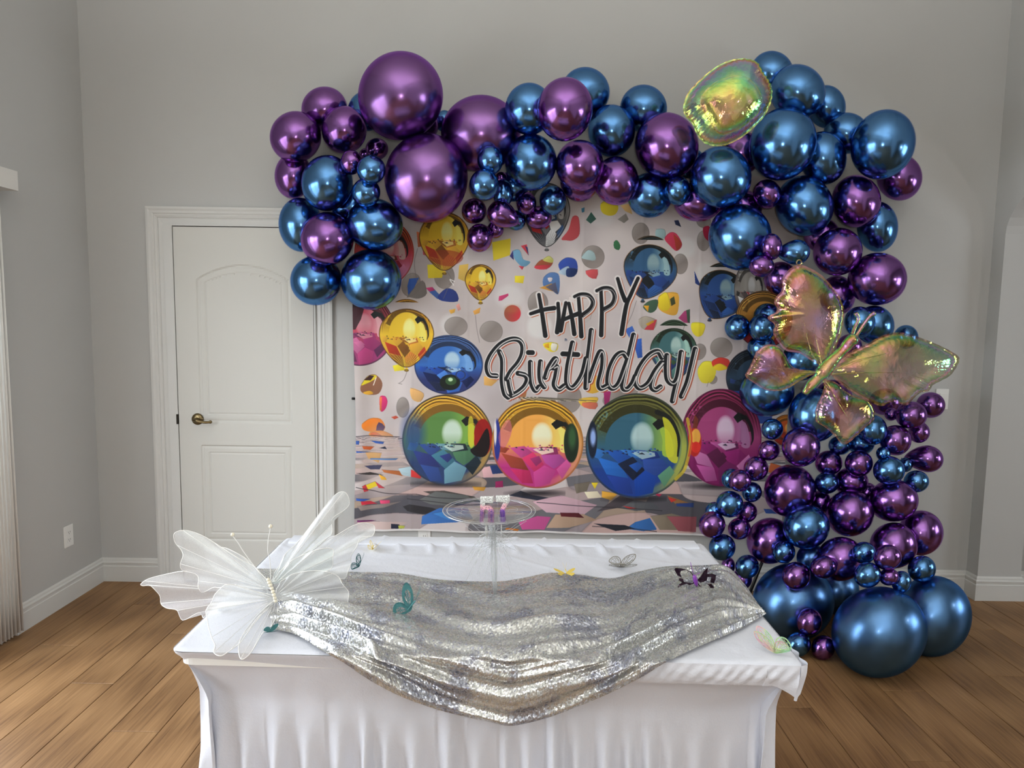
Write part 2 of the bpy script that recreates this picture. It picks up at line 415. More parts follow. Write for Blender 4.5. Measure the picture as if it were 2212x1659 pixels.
c = at(917, 1165, D); outlet(c, (1, 0, 0), (0, -1, 0), 'white wall outlet behind the table, just below the printed backdrop')
c = at(2034, 862, D); outlet(c, (1, 0, 0), (0, -1, 0), 'white light switch on the back wall, right of the foil butterfly', 'light_switch', True)
# ------------------------------------------------------------------ chrome latex balloons
def chrome(name, col, tint, rough):
    m = mat(name, col, rough, 1.0); b = bsdf(m)
    b.inputs['Specular Tint'].default_value = tint
    b.inputs['Coat Weight'].default_value = .12; b.inputs['Coat Roughness'].default_value = .10
    v = coord(m); bump(m, noise_tex(m, v, 9, 2).outputs['Fac'], .015, .02); return m
M_BLUE = chrome('blue_chrome_latex', (.095, .235, .47, 1), (.45, .6, 1, 1), .20)
M_PURP = chrome('purple_chrome_latex', (.245, .11, .345, 1), (.8, .55, 1, 1), .19)
M_BLUEL = chrome('blue_satin_latex', (.10, .22, .43, 1), (.3, .5, 1, 1), .31)
M_PURPL = chrome('purple_satin_latex', (.235, .115, .32, 1), (.7, .4, 1, 1), .25)
def lathe(prof, n):
    vs = []; fs = []; m = len(prof)
    for r, z in prof:
        for k in range(n): a = 2*pi*k/n; vs.append((r*math.cos(a), r*math.sin(a), z))
    for i in range(m-1):
        for k in range(n): a, b = i*n+k, i*n+(k+1) % n; fs.append((a, a+n, b+n, b))
    fs.append(tuple(range(n))); fs.append(tuple((m-1)*n+k for k in range(n))[::-1]); return vs, fs
def balloon_mesh(name, m, pear, seg=40):
    prof = []
    for k in range(27):
        th = .02 + (pi-.02)*k/26*.965; r = math.sin(th); z = math.cos(th)
        if z < 0:
            r *= 1-(pear*.42)*(-z)**1.6; z *= 1+.12+pear*.55
        prof.append((max(r, .045), z))
    zb = prof[-1][1]
    prof += [(.045, zb-.03), (.040, zb-.06)]
    vs, fs = lathe(prof, seg); me = bpy.data.meshes.new(name); me.from_pydata(vs, [], [f[::-1] for f in fs]); me.polygons.foreach_set('use_smooth', [True]*len(me.polygons)); me.materials.append(m)
    kp = [(.03, zb-.05), (.05, zb-.065), (.055, zb-.09), (.035, zb-.105), (.05, zb-.12), (.085, zb-.15), (.10, zb-.165), (.085, zb-.17), (.03, zb-.13)]
    vs, fs = lathe(kp, 16); kn = bpy.data.meshes.new('knot'); kn.from_pydata(vs, [], [f[::-1] for f in fs]); kn.polygons.foreach_set('use_smooth', [True]*len(kn.polygons)); kn.materials.append(m)
    me.update(); kn.update(); return me, kn
MESH = {}
for key, m in (('b', M_BLUE), ('p', M_PURP), ('B', M_BLUEL), ('P', M_PURPL)):
    MESH[key, 0] = balloon_mesh('balloon', m, .12, 56 if key in 'BP' else 40); MESH[key, 1] = balloon_mesh('balloon', m, .75)

# px, py, rx, ry, turn(deg), colour, depth rule, what sets it apart  -- listed back to front
# depth rule: None = hangs as far back as its neighbours allow; a number = distance from the camera plane
LBL = []
BAL = [
 # --- standing on the floor first
 (2012,1330,86,88,0,'B',('floor',),'giant blue balloon on the floor, rightmost at the foot of the column'),
 (1806,1275,50,52,0,'B',('y',3.42),'dark blue balloon deep between the three giants on the floor'),
 (1712,1300,89,86,0,'B',('y',3.22),'giant blue balloon at the column foot, partly hidden by the table corner'),
 (1897,1364,104,99,0,'B',('floor',),'largest blue balloon, on the floor in front at the column foot'),
 # --- left end
 (960,262,20,24,0,'b',None,'blue sliver of balloon just right of the giant top purple balloon'),
 (1490,352,34,34,0,'b',None,'dark blue balloon deep behind the big purple and front blue'),
 (1600,330,46,48,0,'p',None,'purple balloon hidden below the round foil balloon'),
 (1775,508,40,38,0,'p',None,'dark purple balloon deep behind, upper right column'),
 (1872,1064,24,22,0,'p',None,'small dark purple balloon deep in the column, right of centre'),
 (1772,1085,24,26,0,'p',None,'small dark purple balloon deep in the column centre'),
 (762,446,46,46,0,'b',None,'dark blue balloon deep inside the left cluster'),
 (905,268,44,44,0,'p',None,'dark purple balloon deep between the three giant purple ones'),
 (1108,402,34,34,0,'b',None,'dark blue balloon deep above the hanging bunch'),
 (1600,452,46,44,0,'p',None,'dark purple balloon deep between the two round front blue ones'),
 (701,236,50,49,0,'p',None,'purple balloon behind two others at the top left of the garland'),
 (793,240,42,44,0,'b',None,'blue balloon peeping out left of the giant top purple balloon'),
 (634,380,41,50,0,'p',None,'purple balloon at the left edge, above the door casing corner'),
 (650,486,48,59,-8,'b',None,'blue balloon at the left edge in front of the door casing corner'),
 (1039,289,86,83,0,'P',None,'giant purple balloon at the back, between the two other giants'),
 (639,296,56,56,35,'p',None,'purple balloon furthest left, at shoulder of the garland'),
 (866,209,92,97,0,'P',None,'giant purple balloon at the very top left of the garland'),
 (744,281,49,52,0,'p',None,'purple balloon tucked against the left side of the giant top balloon'),
 (790,332,14,12,0,'p',None,'tiny purple balloon peeping between the small pair left of the giant'),
 (810,485,62,56,20,'b',None,'blue balloon tilted under the lower giant purple, beside the door'),
 (683,606,56,54,0,'b',None,'lowest left blue balloon, in front of the white door'),
 (802,604,66,66,0,'b',None,'largest blue balloon of the left end, lowest, over the backdrop corner'),
 (707,396,56,61,0,'b',None,'blue balloon in the middle of the left cluster, beside the tiny ones'),
 (707,516,58,58,0,'p',None,'purple balloon in front among four blue ones by the door'),
 (814,322,25,24,0,'p',None,'small purple balloon directly below the giant top purple one'),
 (791,416,31,32,0,'b',None,'small blue balloon, lower of the pair left of the lower giant purple'),
 (759,351,24,27,0,'p',None,'small purple balloon left of the upper small blue one'),
 (802,367,31,32,0,'b',None,'small blue balloon, upper of the pair left of the lower giant purple'),
 (921,386,90,97,0,'P',None,'giant purple balloon in front, hanging lowest of the three giants'),
 # --- top middle
 (1264,199,53,54,0,'b',None,'blue balloon at the top middle, behind the tall purple one'),
 (1390,235,51,52,0,'b',None,'blue balloon against the wall, alone between top middle and round foil'),
 (1143,236,52,57,0,'b',None,'blue balloon just right of the giant back purple balloon'),
 (1252,392,42,44,0,'p',None,'purple balloon mostly hidden below the round purple in the middle'),
 (1403,422,49,49,0,'b',None,'blue balloon hanging low over the backdrop, middle right'),
 (1507,436,53,43,0,'p',None,'purple balloon peeping out below, left of the hanging front blue one'),
 (1331,391,49,53,0,'p',None,'purple balloon low in the middle, left of the hanging blue one'),
 (1321,283,51,57,0,'b',None,'blue balloon in the middle, right of the tall front purple one'),
 (1147,351,56,62,0,'b',None,'blue balloon below the top middle, above the tiny balloon bunch'),
 (1252,358,52,56,0,'p',None,'round purple balloon directly below the tall front purple one'),
 (1220,237,60,70,8,'p',None,'tall purple balloon in front at the top middle'),
 (1440,316,69,73,-12,'p',None,'big purple balloon just left of the round foil balloon'),
 (1115,476,21,22,0,'b',None,'small blue balloon at the back of the hanging bunch'),
 (1070,496,18,19,0,'p',None,'small purple balloon hidden behind the lowest of the hanging bunch'),
 (1087,418,22,30,0,'b',None,'small blue balloon squeezed between bigger ones above the hanging bunch'),
 (1083,384,13,13,0,'p',None,'tiny purple bead of a balloon between two small blue ones'),
 (1059,346,28,32,0,'b',None,'small blue balloon upper right of the lower giant purple'),
 (1046,399,32,34,0,'b',None,'small blue balloon directly right of the lower giant purple'),
 (1164,470,28,25,0,'p',None,'small purple balloon low right in the hanging bunch, over the printed silver balloon'),
 (1137,439,22,25,0,'p',None,'small dark purple balloon in the hanging bunch below the blue one'),
 (1194,433,29,32,0,'b',None,'small blue balloon at the right end of the hanging bunch'),
 (1086,464,29,29,208,'p','pear','small purple pear-shaped balloon pointing left in the hanging bunch'),
 (1024,456,27,28,0,'p',None,'small purple balloon touching the lower giant, left in the hanging bunch'),
 (1036,514,28,31,0,'p',None,'small purple balloon, lowest of the hanging bunch'),
 (1464,412,29,32,0,'b',None,'small blue balloon under the big purple beside the round foil'),
 # --- top right
 (1667,160,48,50,0,'b',None,'topmost blue balloon, right behind the round foil balloon'),
 (1785,231,42,47,0,'b',None,'blue balloon against the wall at the upper right slope'),
 (1828,288,50,45,0,'b',None,'blue balloon at the back behind the tilted far right one'),
 (1895,490,45,55,0,'b',None,'blue balloon at the right edge, below the purple one there'),
 (1942,383,50,51,0,'p',None,'purple balloon furthest right near the top'),
 (1778,342,51,58,0,'b',None,'blue balloon squeezed between the two tilted big blue ones'),
 (1722,199,61,60,25,'b',None,'big blue balloon right of the round foil balloon'),
 (1906,313,68,79,32,'b',None,'tilted big blue balloon at the upper right corner'),
 (1690,312,71,82,28,'b',None,'tilted big blue balloon just right below the round foil'),
 (1737,445,63,66,-20,'b',None,'big blue balloon in the upper part of the column, beside a tiny purple'),
 (1849,435,54,57,0,'p',None,'purple balloon below the tilted far right blue one'),
 (1557,383,66,67,0,'b',None,'round front blue balloon directly below the round foil'),
 (1598,513,69,72,0,'b',None,'round front blue balloon hanging over the backdrop top right'),
 (1657,419,31,32,0,'p',None,'tiny purple balloon among the big blue ones at upper right'),
 # --- column, upper
 (1808,638,40,43,0,'p',None,'purple balloon behind the upper wing of the foil butterfly'),
 (1686,602,37,37,0,'p',None,'purple balloon left behind the top of the foil butterfly'),
 (1894,603,65,57,-8,'p',None,'big purple balloon at right, level with the foil butterfly top'),
 (1809,544,55,51,-30,'p',None,'purple balloon in front, above the foil butterfly'),
 (1666,533,24,29,0,'p',None,'small purple balloon tucked right of the hanging front blue one'),
 (1715,545,29,27,0,'b','pear','small blue pear-shaped balloon above the foil butterfly tip'),
 (1645,575,28,24,0,'p',None,'small purple balloon left of the foil butterfly tip'),
 (1888,702,44,42,0,'b',None,'blue balloon behind the foil butterfly antennae'),
 (1835,748,28,26,0,'p',None,'dark purple balloon behind the foil butterfly head'),
 (1957,728,27,26,0,'b',None,'small blue balloon peeping above the right foil wing'),
 (1857,696,34,34,0,'b',None,'smaller blue balloon in front, right of the upper foil wing'),
 (1658,684,31,29,0,'b',None,'small blue balloon behind, left of the upper foil wing'),
 (1645,752,31,30,0,'b',None,'small blue balloon below the pair left of the upper foil wing'),
 (1593,707,28,28,0,'b',None,'small blue balloon, left one of the pair over the backdrop'),
 (1646,708,29,31,0,'b',None,'small blue balloon touching the left edge of the upper foil wing'),
 (1730,780,44,42,0,'b',None,'blue balloon showing through the middle of the foil butterfly'),
 (1800,860,42,40,0,'p',None,'purple balloon showing through the foil butterfly between its lower wings'),
 (1656,846,60,54,0,'b',None,'big blue balloon below the small left foil wing'),
 (1912,868,36,29,0,'p',None,'dark purple balloon under the right foil wing'),
 (1925,895,15,14,0,'p',None,'tiny purple balloon behind the pair at the right edge'),
 (1758,897,56,59,0,'b',None,'big blue balloon left of the lowest foil wing'),
 (1860,957,30,26,0,'b',None,'dark blue balloon hidden behind the lowest foil wing'),
 (1884,929,33,33,0,'b',None,'blue balloon right of the lowest foil wing'),
 # --- column, right edge
 (2010,875,32,28,0,'p',None,'purple balloon furthest right below the wall switch'),
 (1985,934,24,23,0,'p',None,'small purple balloon behind, third down the right edge'),
 (1968,897,35,30,0,'p',None,'purple balloon at the right edge just below the foil wing'),
 (1934,951,35,33,0,'p',None,'purple balloon left of the small one third down the right edge'),
 (1908,980,16,16,0,'b',None,'tiny blue balloon peeping above the blue one at right'),
 (1956,1004,16,16,0,'b',None,'tiny blue balloon behind the pear-shaped purple one'),
 (1997,991,33,30,0,'p','pear','purple pear-shaped balloon pointing left at the right edge'),
 # --- column, middle
 (1838,1040,38,31,0,'p',None,'purple balloon behind the two small purple ones in a row'),
 (1929,1081,55,46,0,'p',None,'big purple balloon at right under the two small blue ones'),
 (1988,1151,50,49,0,'p',None,'big purple balloon at the right edge of the column'),
 (1752,1204,32,30,0,'B',None,'dull dark blue balloon at the back near the stand'),
 (1920,1016,35,31,0,'b',None,'small blue balloon left of the pear-shaped purple one'),
 (1979,1040,28,24,0,'b',None,'small blue balloon below the pear-shaped purple one'),
 (1730,965,42,43,0,'p',None,'purple balloon below the big blue one left of the foil wing tip'),
 (1706,1060,57,57,0,'p',None,'big purple balloon at the left middle of the column'),
 (1815,1207,53,48,0,'p',None,'big purple balloon low in the column centre'),
 (1663,1168,51,50,0,'p',None,'big purple balloon low left in the column'),
 (1930,1178,53,50,0,'p',None,'big purple balloon low right in the column'),
 (1835,1108,53,51,0,'p',None,'big purple balloon in front at the column centre'),
 (1741,1138,51,48,0,'b',None,'big blue balloon in front at the column centre'),
 (1814,962,25,21,0,'b',None,'small blue balloon just below the lowest foil wing'),
 (1790,1000,30,27,0,'p',None,'small purple balloon, left of the two in a row'),
 (1855,1001,31,29,0,'p',None,'small purple balloon, right of the two in a row'),
 (1786,1043,27,24,0,'b',None,'small blue balloon below the left of the two small purples'),
 (1668,927,24,23,0,'b',None,'small blue balloon topmost of the string at the backdrop edge'),
 (1661,973,24,22,0,'p',None,'small purple balloon second down the string at the backdrop edge'),
 (1633,1012,27,27,0,'p',None,'small purple balloon third down the string at the backdrop edge'),
 # --- bunch left of the column
 (1580,1034,22,22,0,'b',None,'small blue balloon behind the purple one above the left bunch'),
 (1624,1063,22,22,0,'b',None,'small blue balloon right in the left bunch'),
 (1598,1038,25,24,0,'p',None,'small purple balloon on top of the left bunch'),
 (1543,1104,20,20,0,'b',None,'small blue balloon behind at the left of the left bunch'),
 (1612,1106,24,23,0,'p',None,'small dark purple balloon behind in the left bunch'),
 (1576,1089,30,29,0,'b',None,'small blue balloon in the middle of the left bunch'),
 (1597,1142,25,24,0,'p',None,'small purple balloon low right in the left bunch'),
 (1538,1133,29,29,0,'p',None,'small purple balloon furthest left in the left bunch'),
 (1573,1222,15,19,0,'p',None,'tiny purple balloon peeping over the tablecloth edge'),
 (1603,1250,22,24,0,'p',None,'dark purple balloon half hidden behind the table edge'),
 (1560,1182,29,29,0,'b',None,'small blue balloon at the bottom of the left bunch'),
 (1614,1224,26,26,0,'b',None,'small dark blue balloon between the table and the column'),
 # --- small ones in front, low
 (1991,1229,31,29,0,'b',None,'small blue balloon at right above the giant on the floor'),
 (1947,1257,22,24,0,'b',None,'small blue balloon between the two giants on the right'),
 (1920,1246,22,19,0,'p',None,'small purple balloon peeping behind the low blue pair'),
 (1693,1192,25,25,0,'b',None,'small blue balloon in front of the low left big purple'),
 (1866,1194,26,24,0,'b',None,'small blue balloon, upper left of the low foursome'),
 (1779,1225,29,25,0,'p',None,'small purple balloon left of the low foursome'),
 (1720,1244,31,31,0,'p',None,'small purple balloon on the giant blue beside the table'),
 (1874,1242,30,28,0,'b',None,'small blue balloon, lower of the low foursome'),
 (1917,1204,31,28,0,'p',None,'small purple balloon, right of the low foursome'),
 (1724,1392,28,27,0,'b',('floor',),'small blue balloon on the floor behind the table corner'),
 (1748,1343,28,30,0,'p',None,'small purple balloon between the giants above the floor pair'),
 (1778,1399,26,27,0,'p',('floor',),'small purple balloon on the floor beside the largest blue'),
]
import mathutils
placed = []; placed2 = []
def start_depth(py, r):
    return D - .03 - r
for (px, py, rx, ry, ang, key, rule, lab) in BAL:
    r = ray(px, py); pear = rule == 'pear'
    rm = math.sqrt(rx*ry) if not pear else max(rx, ry)*1.0
    cosd = 1/r.length                      # cosine to the camera axis
    def geom(dep):
        a = math.radians(ang)
        v1 = Vector((rx*math.cos(a), rx*math.sin(a))); v2 = Vector((-ry*math.sin(a), ry*math.cos(a)))
        s = dep/F_PX; c = CAM + r*dep; rn = r.normalized()
        W = [(RIGHT*v.x - UP*v.y)*s for v in (v1, v2)]; W = [w - rn*w.dot(rn) for w in W]
        U, S, _ = np.linalg.svd(np.array([list(w) for w in W]).T, full_matrices=False)
        return c, U, S, rn
    floor_z = 0.0
    if rule and rule[0] == 'floor':
        c, U, S, rn = geom(1.0); k_ = float(min(S)) if False else float((S[0]+S[1])/2)
        dep = CAM.z/(-r.z + k_)
    elif rule and rule[0] == 'y': dep = rule[1]/r.y
    else:
        dep = (D - .03)/r.y; lim = 3.36 if (py > 880 and px > 1500) else D
        for _ in range(900):
            c, U, S, rn = geom(dep); R = (S[0]+S[1])/2
            ok = c.y + R*1.36 < min(D-.012, lim+R*1.3) and c.z - min(S) > .001
            if ok:
                for (c2, R2), (d2, p2) in zip(placed, placed2):
                    if (c-c2).length < (R+R2) - .13*min(R, R2)-.004: ok = False; break
                    if dep > d2 + .25*R and math.hypot(px-p2[0], py-p2[1]) < (max(rx, ry)+p2[2])*.93: ok = False; break
            if ok: break
            dep -= .006
    c, U, S, rn = geom(dep); R = (S[0]+S[1])/2
    placed.append((c, R*(.95 if pear else 1))); placed2.append((dep, (px, py, max(rx, ry))))
    me, kn = MESH[key, 1 if pear else 0]
    o = bpy.data.objects.new('balloon', me); COL.objects.link(o)
    if pear:
        a = math.radians(ang); d = (RIGHT*math.cos(a) - UP*math.sin(a)); d = (d - rn*d.dot(rn)*.8).normalized()
        sd_ = rn.cross(d).normalized(); th = d.cross(sd_)
        q = R; c = c + d*.2*R
        M = Matrix(((sd_.x*q, th.x*q, d.x*q, c.x), (sd_.y*q, th.y*q, d.y*q, c.y), (sd_.z*q, th.z*q, d.z*q, c.z), (0, 0, 0, 1)))
    else:
        e1 = Vector(U[:, 0])*float(S[0]); e2 = Vector(U[:, 1])*float(S[1]); e3 = -rn*R*1.03
        if e1.cross(e2).dot(e3) < 0: e1 = -e1
        M = Matrix(((e1.x, e2.x, e3.x, c.x), (e1.y, e2.y, e3.y, c.y), (e1.z, e2.z, e3.z, c.z), (0, 0, 0, 1)))
    o.matrix_world = M
    tag(o, lab, 'balloon', 'chrome balloons of the garland')
    k = bpy.data.objects.new('knot', kn); COL.objects.link(k); k.parent = o

# black stand that carries the column, seen in the gaps
M_BLK = mat('black_steel', (.012, .012, .013, 1), .4, .3)
p1 = at(1635, 1270, 3.50); st = tag(empty('balloon_stand', (p1.x+.25, 3.52, 0)), 'black metal balloon stand in the gaps behind the balloon column', 'stand')
bx, by = p1.x+.25, 3.52
def rel(p): return Vector(p) - Vector((bx, by, 0))
MB().tube([rel(at(1668, 1160, 3.5)), rel(at(1600, 1330, 3.5))], .009).build('leg', M_BLK, st, True)
MB().tube([rel(at(1668, 1160, 3.5)), rel(at(1745, 1290, 3.5))], .009).build('leg', M_BLK, st, True)
# ------------------------------------------------------------------ table with fitted white cover
TZ = .74
def satin(name, col, rough=.5, sheen=.3, sc_=260):
    m = mat(name, col, rough); bsdf(m).inputs['Sheen Weight'].default_value = sheen
    v = coord(m); a = noise_tex(m, v, 9, 5, .6); b = noise_tex(m, v, sc_, 2)
    mm = N(m, 'ShaderNodeMath', operation='MULTIPLY_ADD'); L(m, b.outputs['Fac'], mm.inputs[0]); mm.inputs[1].default_value = .12; L(m, a.outputs['Fac'], mm.inputs[2])
    bump(m, mm.outputs[0], .25, .02); return m
M_CLOTH = satin('white_stretch_cloth', (.665, .69, .765, 1), .48)
FL, FR, BR, BL = [atz(*p, TZ) for p in ((368, 1402), (1738, 1436), (1517, 1172), (618, 1160))]
table = tag(empty('party_table', ((FL.x+FR.x)/2, (FL.y+BR.y)/2, 0)), 'rectangular folding table hidden under a fitted white cover', 'table')
T0 = Vector(table.location)
def quad(u, v):                              # 0..1 across, 0..1 front to back
    return FL.lerp(FR, u).lerp(BL.lerp(BR, u), v)
ctr = quad(.5, .5)
def outline(inset, rad=.035, n=6):
    c = [quad(0, 0), quad(1, 0), quad(1, 1), quad(0, 1)]; out = []
    cs = []
    for i in range(4):
        p, a, b = c[i], c[i-1], c[(i+1) % 4]; ea = (a-p).normalized(); eb = (b-p).normalized()
        cs.append((p + (ea+eb)*inset/max(.2, math.sin(ea.angle(eb))), ea, eb))
    for p, ea, eb in cs:
        for k in range(n+1):
            t = k/n; q = p + ea*rad*(1-t)**2 + eb*rad*t**2; out.append(q)
    return out
def vis_table():
    mb = MB()
    o = outline(.012); b0 = len(mb.v)
    mb.add([(p.x, p.y, TZ-.04)-T0 if False else Vector((p.x, p.y, TZ-.045))-T0 for p in o] + [Vector((p.x, p.y, TZ-.006))-T0 for p in o], [])
    n = len(o); mb.f += [tuple(range(n))[::-1], tuple(range(n, 2*n))] + [(i, (i+1) % n, n+(i+1) % n, n+i) for i in range(n)]
    return mb.build('tabletop', M_PLATE, table)
vis_table()
for u, v in ((.1, .15), (.9, .15), (.9, .85), (.1, .85)):
    p = quad(u, v) - T0; MB().tube([(p.x, p.y, 0), (p.x, p.y, TZ-.045)], .014, 10).build('leg', M_PLATE, table, True)

cloth = tag(empty('tablecloth', (T0.x, T0.y, 0)), 'white stretch tablecloth with pleated skirt covering the party table', 'tablecloth')
# upper sheet
NU, NV = 220, 130
def topwrinkle(u, v, p):
    h = 0
    if v > .80:                              # gathers along the back hem
        q = (v-.80)/.20; k = u*95+3*noise.noise(Vector((u*9, v*3, 1))); h += .010*max(0, math.sin(k+2.5*v*10*.3))**2*math.sin(pi*min(1, q*1.1))*(.6+.65*abs(noise.noise(Vector((u*6, 5, 0))))*2)
    h += .0016*noise.noise(Vector((p.x*7, p.y*5, 0)))
    h += .0022*max(0, 1-abs(noise.noise(Vector((p.x*4+p.y*5, p.y*3, 3)))*9))*(.3+v)
    return h
vs = []; fs = []
for j in range(NV+1):
    for i in range(NU+1):
        u, v = i/NU, j/NV
        p = quad(u, v)
        # round the corners by pulling points onto a superellipse
        a, b = abs(2*u-1), abs(2*v-1); R = .955
        if a > R or b > R:
            ka, kb = (a-R)/(1-R), (b-R)/(1-R)
            if ka > 0 and kb > 0:
                m_ = max(ka, kb); l_ = math.hypot(ka, kb); f = m_/l_; f = f+(1-f)*.35
                a2, b2 = R+(1-R)*ka*f, R+(1-R)*kb*f
                u2 = .5+math.copysign(a2, 2*u-1)/2; v2 = .5+math.copysign(b2, 2*v-1)/2; p = quad(u2, v2)
        edge = min(u*1.5, (1-u)*1.5, v*.83, (1-v)*.83)
        z = TZ + topwrinkle(u, v, p)*min(1, edge/.02) - (.006*(1-min(1, edge/.012))**2)
        vs.append(Vector((p.x, p.y, z)) - Vector((T0.x, T0.y, 0)))
for j in range(NV):
    for i in range(NU): a = j*(NU+1)+i; fs.append((a, a+1, a+NU+2, a+NU+1))
mk('top_sheet', vs, fs, M_CLOTH, cloth, True)
# skirt: perimeter loop, pulled in under the rim, then falling in folds
def perim(n):
    c = outline(0, .03, 8); segs = []; tot = 0
    for i in range(len(c)):
        l = (c[(i+1) % len(c)]-c[i]).length; segs.append((tot, l, i)); tot += l
    res = []
    j = 0
    for k in range(n):
        s = tot*k/n
        while j+1 < len(segs) and segs[j+1][0] <= s: j += 1
        st_, l, i = segs[j]; p = c[i].lerp(c[(i+1) % len(c)], (s-st_)/max(l, 1e-6)); res.append((p, s))
    return res, tot
PN = 1400
pp, tot = perim(PN)
def cornerness(p):
    d = min((p-c).length for c in (FL, FR, BR, BL)); return math.exp(-(d/.22)**2)
fold_x = [0]
rs = random.Random(5)
while fold_x[-1] < tot: fold_x.append(fold_x[-1] + rs.uniform(.045, .085))
famp = [rs.uniform(.5, 1.25) for _ in fold_x]; fsh = [rs.uniform(.0, .10) for _ in fold_x]
fold_arr = np.array(fold_x)
zs = [TZ-.006, TZ-.014, TZ-.024, TZ-.034, TZ-.044] + [TZ-.055-.0187*k for k in range(37)]
zs = [z for z in zs if z > .02]+[.012]
vs = []; nz_ = len(zs)
prof_in = []
for k, (p, s) in enumerate(pp):
    q0 = pp[k-1][0]; q1 = pp[(k+1) % PN][0]; t = (q1-q0).normalized(); nrm = Vector((t.y, -t.x, 0))
    if nrm.dot(p-ctr) < 0: nrm = -nrm
    cn = cornerness(p); i = int(np.searchsorted(fold_arr, s))-1; i = max(0, min(i, len(fold_x)-2))
    w = (s-fold_x[i])/(fold_x[i+1]-fold_x[i]); sharp = 1-abs(2*w**1.0-1); ridge = (.5-.5*math.cos(2*pi*w**.75))
    amp = famp[i]*(1-w)+famp[i+1]*w; sh = fsh[i]
    for z in zs:
        drop = TZ-z
        inn = .075*min(1, max(0, (drop-.012)/.13))**.75 if drop > .012 else 0
        inn = inn*(.55+.45*cn)
        g = max(0, min(1, (drop-.10-sh)/.25)); g = g*g*(3-2*g)
        out = .003 + (.046*amp*g*ridge**1.5 - .012*g) + .0016*noise.noise(Vector((s*9, z*5, 0)))*min(1, drop*10)
        out += .003*math.sin(s*60+z*9)*(1-g)*min(1, max(0, drop-.05)*8)*.4
        v = p + nrm*(out-inn); vs.append(Vector((v.x, v.y, z)) - Vector((T0.x, T0.y, 0)))
fs = []
for k in range(PN):
    a = k*nz_; b = ((k+1) % PN)*nz_
    for j in range(nz_-1): fs.append((a+j, a+j+1, b+j+1, b+j))
mk('skirt', vs, fs, M_CLOTH, cloth, True)
# loose valance strip that lies over the right half of the front edge and falls as a flap at the corner
VU = 240; vs = []; fs = []; NVV = 14
for i in range(VU+1):
    u = .60+.40*i/VU; p = quad(min(u, .992), 0); gr = min(1, max(0, (u-.62)/.12)); hgt = .012+.040*gr + (.035*max(0, (u-.955)/.045)**1.5)
    for j in range(NVV+1):
        w = j/NVV; d = w*hgt
        wr = +.0016*math.sin(u*300+w*7+2.5*noise.noise(Vector((u*14, w, 0))))*gr*math.sin(pi*min(1, w*1.05+.03))+.002*noise.noise(Vector((u*60, w*3, 2)))*gr
        out = .008 + wr + .004*math.sin(pi*w) - .006*max(0, w-.6)
        cxx = 0
        if u > .94: cxx = -.010*w
        vs.append(Vector((p.x+cxx, p.y-out, TZ+.001-d)) - Vector((T0.x, T0.y, 0)))
for i in range(VU):
    for j in range(NVV): a = i*(NVV+1)+j; fs.append((a, a+1, a+NVV+2, a+NVV+1))
o = mk('valance', vs, fs, M_CLOTH, cloth, True)
vs = []; fs = []                              # the flap going round the right corner
for i in range(41):
    t = i/40; p = quad(.992, 0).lerp(quad(1, .0), min(1, t*3)) if t < .33 else quad(1, (t-.33)*.16)
    hgt = .085*(1-t*.55); ox = .006+.004*math.sin(t*19); dirv = Vector((min(1, t*3), -(1-min(1, t*2)), 0))
    for j in range(11):
        w = j/10; vs.append(Vector((p.x+dirv.x*ox-.012*w*w, p.y+dirv.y*(.008+.003*math.sin(w*6)), TZ+.001-hgt*w-.01*math.sin(t*9)*w)) - Vector((T0.x, T0.y, 0)))
for i in range(40):
    for j in range(10): a = i*11+j; fs.append((a, a+1, a+12, a+11))
mk('corner_flap', vs, fs, M_CLOTH, cloth, True)
# hem band folded over the back edge
vs = []; fs = []
HB = [(-.012, -.012), (-.006, .004), (0, .007), (.5, .0075), (.96, .0065), (1, .003), (1.0, 0)]
n_ = 160
for i in range(n_+1):
    u = .02+.96*i/n_
    for w, h in HB:
        depth = .085+.006*math.sin(u*7); p = quad(u, 1 - max(0, w)*depth) + Vector((0, -min(0, w), 0))
        pk = .006*max(0, math.sin(u*52+2*math.sin(u*31)))**14*(1 if w < .12 else max(0, 1-(w-.12)*4))
        vs.append(Vector((p.x, p.y, TZ+h+pk+.0008*noise.noise(Vector((u*20, w*2, 0))))) - Vector((T0.x, T0.y, 0)))
k = len(HB)
for i in range(n_):
    for j in range(k-1): a = i*k+j; fs.append((a, a+k, a+k+1, a+1))
mk('hem_band', vs, fs, M_CLOTH, cloth, True)

